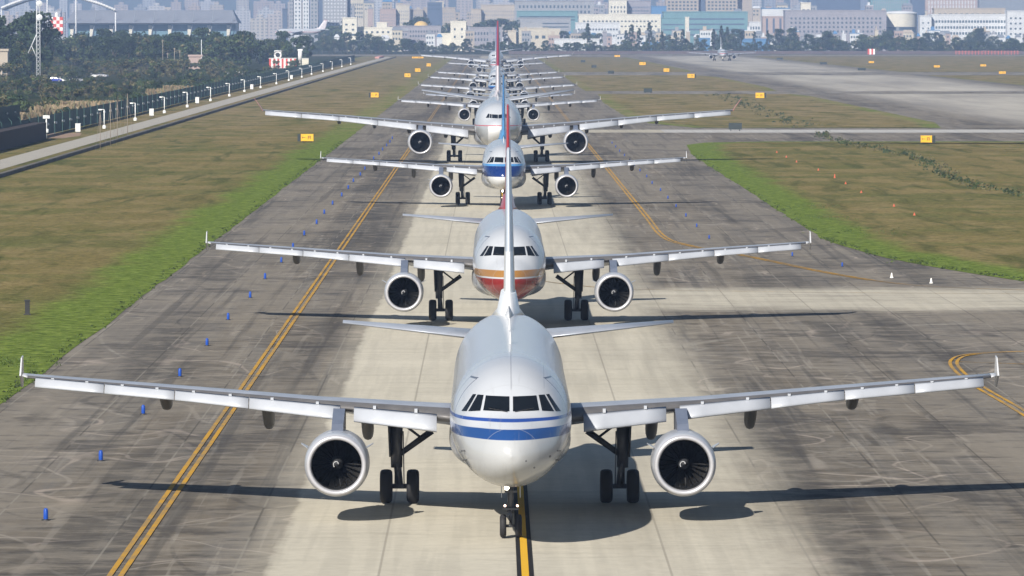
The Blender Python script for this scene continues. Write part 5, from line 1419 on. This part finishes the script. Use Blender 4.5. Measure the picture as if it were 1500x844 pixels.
# hazy city: generic towers, far
t = NT('city_facade'); P = t.obj(); x, y, z = t.xyz(P); oi = t.n("ShaderNodeObjectInfo")
fz = t.m('FRACT', t.m('DIVIDE', z, 3.3)); fx = t.m('FRACT', t.m('DIVIDE', t.m('ADD', x, y), 4.4))
wm = t.m('MULTIPLY', band(t, fz, .35, .8, .05), band(t, fx, .25, .75, .05))
rp = t.n("ShaderNodeValToRGB"); rp.color_ramp.elements[0].color = (.38, .36, .33, 1); rp.color_ramp.elements[1].color = (.17, .19, .23, 1)
e = rp.color_ramp.elements.new(.35); e.color = (.34, .28, .25, 1); e = rp.color_ramp.elements.new(.7); e.color = (.42, .42, .43, 1); t.put(rp.inputs[0], oi.outputs["Random"])
M['city'] = t.done(t.mix(t.m('MULTIPLY', wm, .75), rp.outputs[0], (.08, .10, .13, 1)), .7)
def city(px, w, top, Y, lb, grp):
    X = shade(Y, px); H = height(Y, top); W_ = w*Y/7880; m = MB(); d = W_*.8
    m.box(-W_/2, W_/2, 0, d, 0, H); m.box(-W_*.2, W_*.15, d*.3, d*.7, H, H + 4)
    if w > 12: m.box(-W_*.52, -W_*.48, -.6, 0, 0, H - 3); m.box(W_*.1, W_*.16, -.7, 0, 0, H - 2)
    o = m.build('city_block', M['city']); o.location = (X, Y, 0); tag(o, lb, 'building', grp)
GC = 'hazy city blocks on the skyline'
for lay, (Y, n_, lo, hi) in enumerate(((5600, 40, 8, 24), (6600, 46, -4, 14), (7800, 50, -22, 2))):
    for i in range(n_):
        px = -60 + 1640*(i + rr.uniform(.1, .9))/n_
        tp = rr.uniform(lo, hi)
        if lay == 0 and (px < 420): tp = rr.uniform(16, 28)
        if lay == 1 and px < 420: tp = rr.uniform(6, 18)
        if lay == 2 and px < 420: tp = rr.uniform(-6, 8)
        city(px, rr.uniform(10, 30), tp, Y + rr.uniform(-200, 200), 'pale hazy city block on the skyline', GC)
# woods and hills behind the city
M['hill'] = plain('hill_woods', (.07, .085, .05), .95, var=.3, scale=.004)
vs_, fs_ = [], []
NX, NY = 120, 10
for j in range(NY + 1):
    for i in range(NX + 1):
        X = -4400 + 8800*i/NX; Y = 9300 + 3000*j/NY; u = j/NY
        h = (110 + 150*mnoise.fractal(Vector((X*.0009, Y*.0006, 2.1)), .8, 2.1, 5) + 60)*math.sin(min(u*1.6, 1)*math.pi/2)
        vs_.append((X, Y, max(h, 0)*1.0 if u > 0 else 0.02))
for j in range(NY):
    for i in range(NX):
        a = j*(NX+1) + i; fs_.append((a, a+1, a+NX+2, a+NX+1))
me = bpy.data.meshes.new('hills'); me.from_pydata(vs_, [], fs_); me.materials.append(M['hill'])
for p in me.polygons: p.use_smooth = True
tag(link(bpy.data.objects.new('hills', me)), kind='structure')

# ------------------------------------------------------------------ terminal at the upper left
YT = 4000
r = empty('terminal_building', (shade(YT, 225), YT, 0)); tag(r, 'long grey roofed terminal with turquoise glass and slanted columns at the upper left', 'terminal')
k_ = YT/7880; X0 = shade(YT, 100) - r.location.x; X1 = shade(YT, 345) - r.location.x
PAL['roof_t'] = (.20, .21, .24); PAL['turq'] = (.12, .22, .27); PAL['colw'] = (.62, .62, .62)
z1 = height(YT, 47); z2 = height(YT, 34); z3 = height(YT, 15)
m = MB(); m.box(X0, X1, 8, 60, 0, z2); m.build('wall', pm_('white'), r)
m = MB(); m.box(X0, X1, 7.8, 7.98, 8, z2 - .8); m.build('window', pm_('turq'), r)
m = MB(); m.loft([[(X0 - 2, 0, z2), (X1 + 2, 0, z2), (X1 + 2, 62, z2), (X0 - 2, 62, z2)], [(X0 + 3, 26, z3), (X1 - 3, 26, z3), (X1 - 3, 40, z3), (X0 + 3, 40, z3)]], smooth=False); m.build('roof', pm_('roof_t'), r)
for i in range(9):
    x = X0 + 4 + (X1 - X0 - 8)*i/8
    m = MB(); m.tube((x - 1.2, 5, 5), (x + 2.6, 2, z3 - 1), .45, .3, 6); m.build('slanted_column', pm_('roofg'), r)
    m = MB(); m.box(x - 2.6, x - .2, 6, 7.7, 0, z2 - 1.5); m.build('pier', pm_('cream2'), r)
# white arched beams
def arch(name, pts, Y, rad, lb):
    r = empty(name, (shade(Y, pts[0][0]), Y, 0)); tag(r, lb, 'canopy'); m = MB()
    P = [(shade(Y, a) - r.location.x, 0, height(Y, b)) for a, b in pts]
    for i in range(len(P) - 1): m.tube(P[i], P[i+1], rad, rad, 8)
    m.build('beam', pm_('colw'), r)
    m = MB(); n = len(P); m.loft([[(p[0], 0, p[2] - rad*1.4) for p in P] , [(p[0], 40, p[2] - rad*1.4) for p in P]], smooth=False, cap=False, closed=False); m.build('roof', pm_('roof_t'), r)
    for p in (P[0], P[-1]):
        m = MB(); m.tube((p[0], 1, 0), (p[0], 1, p[2] - rad), .6, .5, 8); m.build('column', pm_('colw'), r)
arch('arched_canopy', smooth([(3, 12), (20, 5), (45, -3), (70, -6)]), 3900, 1.0, 'white curved roof beam at the upper left corner')
arch('arched_canopy', smooth([(112, -5), (128, 0), (148, 6), (170, 15)]), 3900, 1.0, 'white curved roof beam sloping down to the right above the terminal')
# lattice mast
M['mast'] = plain('mast_paint', (.62, .64, .66), .5)
Ym = 1576; r = empty('lattice_mast', (shade(Ym, 57), Ym, 0)); tag(r, 'tall pale lattice mast in front of the dark trees at the left', 'mast')
m = MB(); Hh = 28; w = .55
for a, b_ in ((-w, -w), (w, -w), (w, w), (-w, w)): m.tube((a, b_, 0), (a*.8, b_*.8, Hh), .10, .08, 6)
zq = 0
while zq < Hh - 1.2:
    m.tube((-w, -w, zq), (w, -w, zq + 1.2), .05, None, 4); m.tube((w, -w, zq), (-w, -w, zq + 1.2), .05, None, 4); m.tube((-w, w, zq), (-w, -w, zq + 1.2), .05, None, 4); m.tube((w, -w, zq), (w, w, zq + 1.2), .05, None, 4)
    zq += 1.2
m.build('lattice', M['mast'], r)
m = MB(); m.tube((-.3, 0, 15.0), (-3.0, 0, 9.0), .14, .14, 6); m.tube((-2.0, 0, 11.2), (-.4, 0, 7.5), .10, .10, 6); m.build('brace_arm', M['mast'], r)
for zq in (19.5, 23.5):
    m = MB(); m.lathe([(0, .02), (.15, .7), (.25, .9)], (.4, -.9, zq), 'y', 14); m.build('dish', M['mast'], r)
# chequered tower behind the trees
Yc = 2700; r = empty('chequered_hut', (shade(Yc, 84), Yc, 0)); tag(r, 'red and white chequered hut on legs above the dark trees at the left', 'hut')
zb = height(Yc, 50); zt = height(Yc, 25); n = 5; wv = 3.2
for i in range(4):
    for j in range(n):
        m = MB(); dz = (zt - zb)/n; m.box(-wv + i*wv/2, -wv + (i+1)*wv/2, -2, 2, zb + j*dz, zb + (j+1)*dz); m.build('panel', M['rw_r' if (i + j) % 2 else 'rw_w'], r)
for a in (-2.6, 2.6):
    m = MB(); m.box(a - .25, a + .25, -.3, .3, 0, zb); m.build('leg', M['mast'], r)
m = MB(); m.lathe([(0, .8), (1.8, .8), (2.4, .1)], (0, 0, zt), 'z', 12); m.build('radome', M['rw_w'], r)
# striped shelter with dish, white tower, beige box
Ys = 2153; r = empty('striped_shelter', (shade(Ys, 414.5), Ys, 0)); tag(r, 'red and white striped shelter with a round dish on its roof beside the fence', 'shelter')
wv = 5.4
for i in range(13):
    m = MB(); m.box(-wv + 2*wv*i/13, -wv + 2*wv*(i+1)/13, -1.8, 1.8, .35, 4.2); m.build('panel', M['rw_r' if i % 2 == 0 else 'rw_w'], r)
m = MB(); m.box(-wv - .15, wv + .15, -1.95, 1.95, 4.2, 4.4); m.build('roof', M['rw_w'], r)
m = MB(); m.lathe([(0, 1.55), (.2, 1.6), (.4, 1.45)], (-2.0, -1.0, 5.7), 'y', 24); m.lathe([(-.02, .9), (-.02, .01)], (-2.0, -1.0, 5.7), 'y', 20, 1); m.lathe([(.4, 1.45), (.4, .01)], (-2.0, -1.0, 5.7), 'y', 20); m.build('dish', [M['rw_w'], M['black']], r)
m = MB(); m.tube((-3.2, 0, 4.4), (-3.2, 0, 7.4), .15, None, 6); m.tube((-.7, 0, 4.4), (-.7, 0, 7.4), .15, None, 6); m.tube((-3.2, 0, 7.3), (-.7, 0, 7.3), .15, None, 6); m.build('dish_frame', M['rw_w'], r)
r = empty('antenna_tower', (shade(2130, 440), 2130, 0)); tag(r, 'white stubby antenna tower just right of the striped shelter', 'tower')
m = MB(); m.lathe([(0, .55), (3.5, .5), (3.6, .9), (8.0, .8), (8.1, .02)], (0, 0, 0), 'z', 14); m.build('mast', M['rw_w'], r)
m = MB(); m.box(-1.0, 1.0, -.6, .6, 7.4, 8.0); m.build('head', M['rw_w'], r)
r = empty('equipment_hut', (shade(2110, 447.5), 2110, 0)); tag(r, 'small cream hut on legs right of the white antenna tower', 'hut')
m = MB(); m.box(-1.3, 1.3, -1, 1, 1.6, 4.4); m.build('wall', pm_('cream2'), r); m = MB(); m.box(-1.4, 1.4, -1.1, 1.1, 4.4, 4.6); m.build('roof', pm_('white'), r)
for a in (-1.1, 1.1):
    m = MB(); m.box(a - .12, a + .12, -.12, .12, 0, 1.6); m.build('leg', M['mast'], r)
# little buildings and cars among the scrub
building('beige_hut', -8, 12, 75, 1600, 6, 'tan', 'beige hut cut by the left border', 1, 2, zlow=1.0, wh=.3, cat='hut')
r = building('pink_kiosk', 277, 296, 83, 1900, 4, 'pink', 'small pinkish white kiosk with a pole in front of the wood', 1, 2, zlow=2, wh=.3, cat='kiosk')
m = MB(); m.tube((2.2, 0, 0), (2.2, 0, height(1900, 58)), .16, .12, 6); m.build('flag_pole', M['mast'], r)
for i, (px, y0, y1) in enumerate(((239, 58, 84), (246, 77, 97), (256, 70, 92), (264, 73, 90))):
    Y = 1950; m = MB(); m.tube((0, 0, 0), (0, 0, height(Y, y0)), .12, .09, 6); m.box(-.5, .5, -.05, .05, height(Y, y0) - .5, height(Y, y0) - .35)
    o = m.build('utility_pole', M['pole']); o.location = (shade(Y, px), Y, 0); tag(o, '%s of the four bare utility poles before the wood' % ['leftmost', 'second from the left', 'third from the left', 'rightmost'][i], 'pole', 'utility poles before the wood')
M['car_glass'] = plain('car_glass', (.02, .025, .03), .1)
def car(col, nm):
    r = empty('parked_car'); m = MB()
    sec = [(-2.1, .45, .62, .80), (-2.0, .30, .78, .86), (-1.2, .25, .92, .88), (-.2, .25, .96, .88), (1.2, .25, .98, .88), (1.95, .3, .92, .86), (2.1, .45, .8, .8)]
    m.loft([[(-w_, y, a), (w_, y, a), (w_, y, b_ - .12), (w_*.92, y, b_), (-w_*.92, y, b_), (-w_, y, b_ - .12)] for y, a, b_, w_ in sec], smooth=False); m.build('body', M[col], r)
    m = MB(); m.loft([[(-.78, y, z), (.78, y, z), (.62*q + .02, y2, z2), (-.62*q - .02, y2, z2)] for y, z, y2, z2, q in ((-1.0, .95, -.35, 1.42, 1), (1.75, .95, 1.2, 1.42, 1))], smooth=False); m.build('cabin_window', M['car_glass'], r)
    m = MB(); m.box(-.64, .64, -.36, 1.22, 1.42, 1.47); m.build('roof', M[col], r)
    for a in (-1, 1):
        for b_ in (-1.3, 1.3):
            m = MB(); m.lathe([(-.1, .2), (-.1, .32), (.1, .32), (.1, .2)], (a*.80, b_, .32), 'x', 14); m.lathe([(-.08, .2), (-.08, .01)], (a*.8, b_, .32), 'x', 10, 1); m.lathe([(.08, .2), (.08, .01)], (a*.8, b_, .32), 'x', 10, 1); m.build('wheel', [M['tyre'], M['hub']], r)
    return r
M['car_w'] = plain('car_white', (.75, .75, .75), .3, coat=.5); M['car_b'] = plain('car_blue', (.03, .05, .30), .3, coat=.5); M['car_r'] = plain('car_red', (.40, .05, .06), .3, coat=.5); M['car_s'] = plain('car_silver', (.42, .42, .45), .3, coat=.5)
base = {c_: car(c_, c_) for c_ in ('car_w', 'car_b', 'car_r', 'car_s')}; seen = set()
for (px, Y, z_, c_, a, lb) in ((82, 1640, 1.6, 'car_b', 80, 'blue car parked among the scrub below the lattice mast'), (94, 1640, 1.2, 'car_w', 85, 'white car right of the blue one in the scrub'), (104, 1645, 1.2, 'car_w', 95, 'white car in the middle of the short row in the scrub'),
        (112, 1650, 1.2, 'car_s', 92, 'silver car at the right end of the short row in the scrub'), (58, 1630, 1.2, 'car_w', 60, 'white car alone under the mast'), (33, 1640, 1.2, 'car_r', 80, 'red car near the left border trees'),
        (138, 1780, 1.2, 'car_w', 100, 'white car parked at the foot of the wood'), (150, 1790, 1.2, 'car_s', 70, 'silver car parked at the foot of the wood'), (341, 1850, 1.2, 'car_w', 90, 'white car in the clearing left of the striped shelter'), (350, 1850, 1.2, 'car_s', 80, 'silver car in the clearing left of the striped shelter'),
        (371, 1500, 1.2, 'car_w', 80, 'white car parked just behind the fence below the striped shelter')):
    if c_ in seen: o = copy_tree(base[c_])
    else: o = base[c_]; seen.add(c_)
    o.location = (min(shade(Y, px), -72), Y, 0); o.rotation_euler = (0, 0, R(a)); tag(o, lb, 'car', 'cars parked beyond the fence')

# ------------------------------------------------------------------ haze
t = bpy.data.materials.new('haze_air'); t.use_nodes = True; nt = t.node_tree; nt.nodes.remove(nt.nodes["Principled BSDF"])
pv = nt.nodes.new("ShaderNodeVolumePrincipled"); pv.inputs["Color"].default_value = (.44, .62, 1.0, 1); pv.inputs["Density"].default_value = HAZE_DENSITY; pv.inputs["Anisotropy"].default_value = .0
nt.links.new(pv.outputs[0], nt.nodes["Material Output"].inputs["Volume"])
m = MB(); m.box(-4700, 4700, -250, 13200, -1.0, 330); o = m.build('haze', t); tag(o, kind='stuff')
o["label"] = 'pale blue haze over the whole airfield'
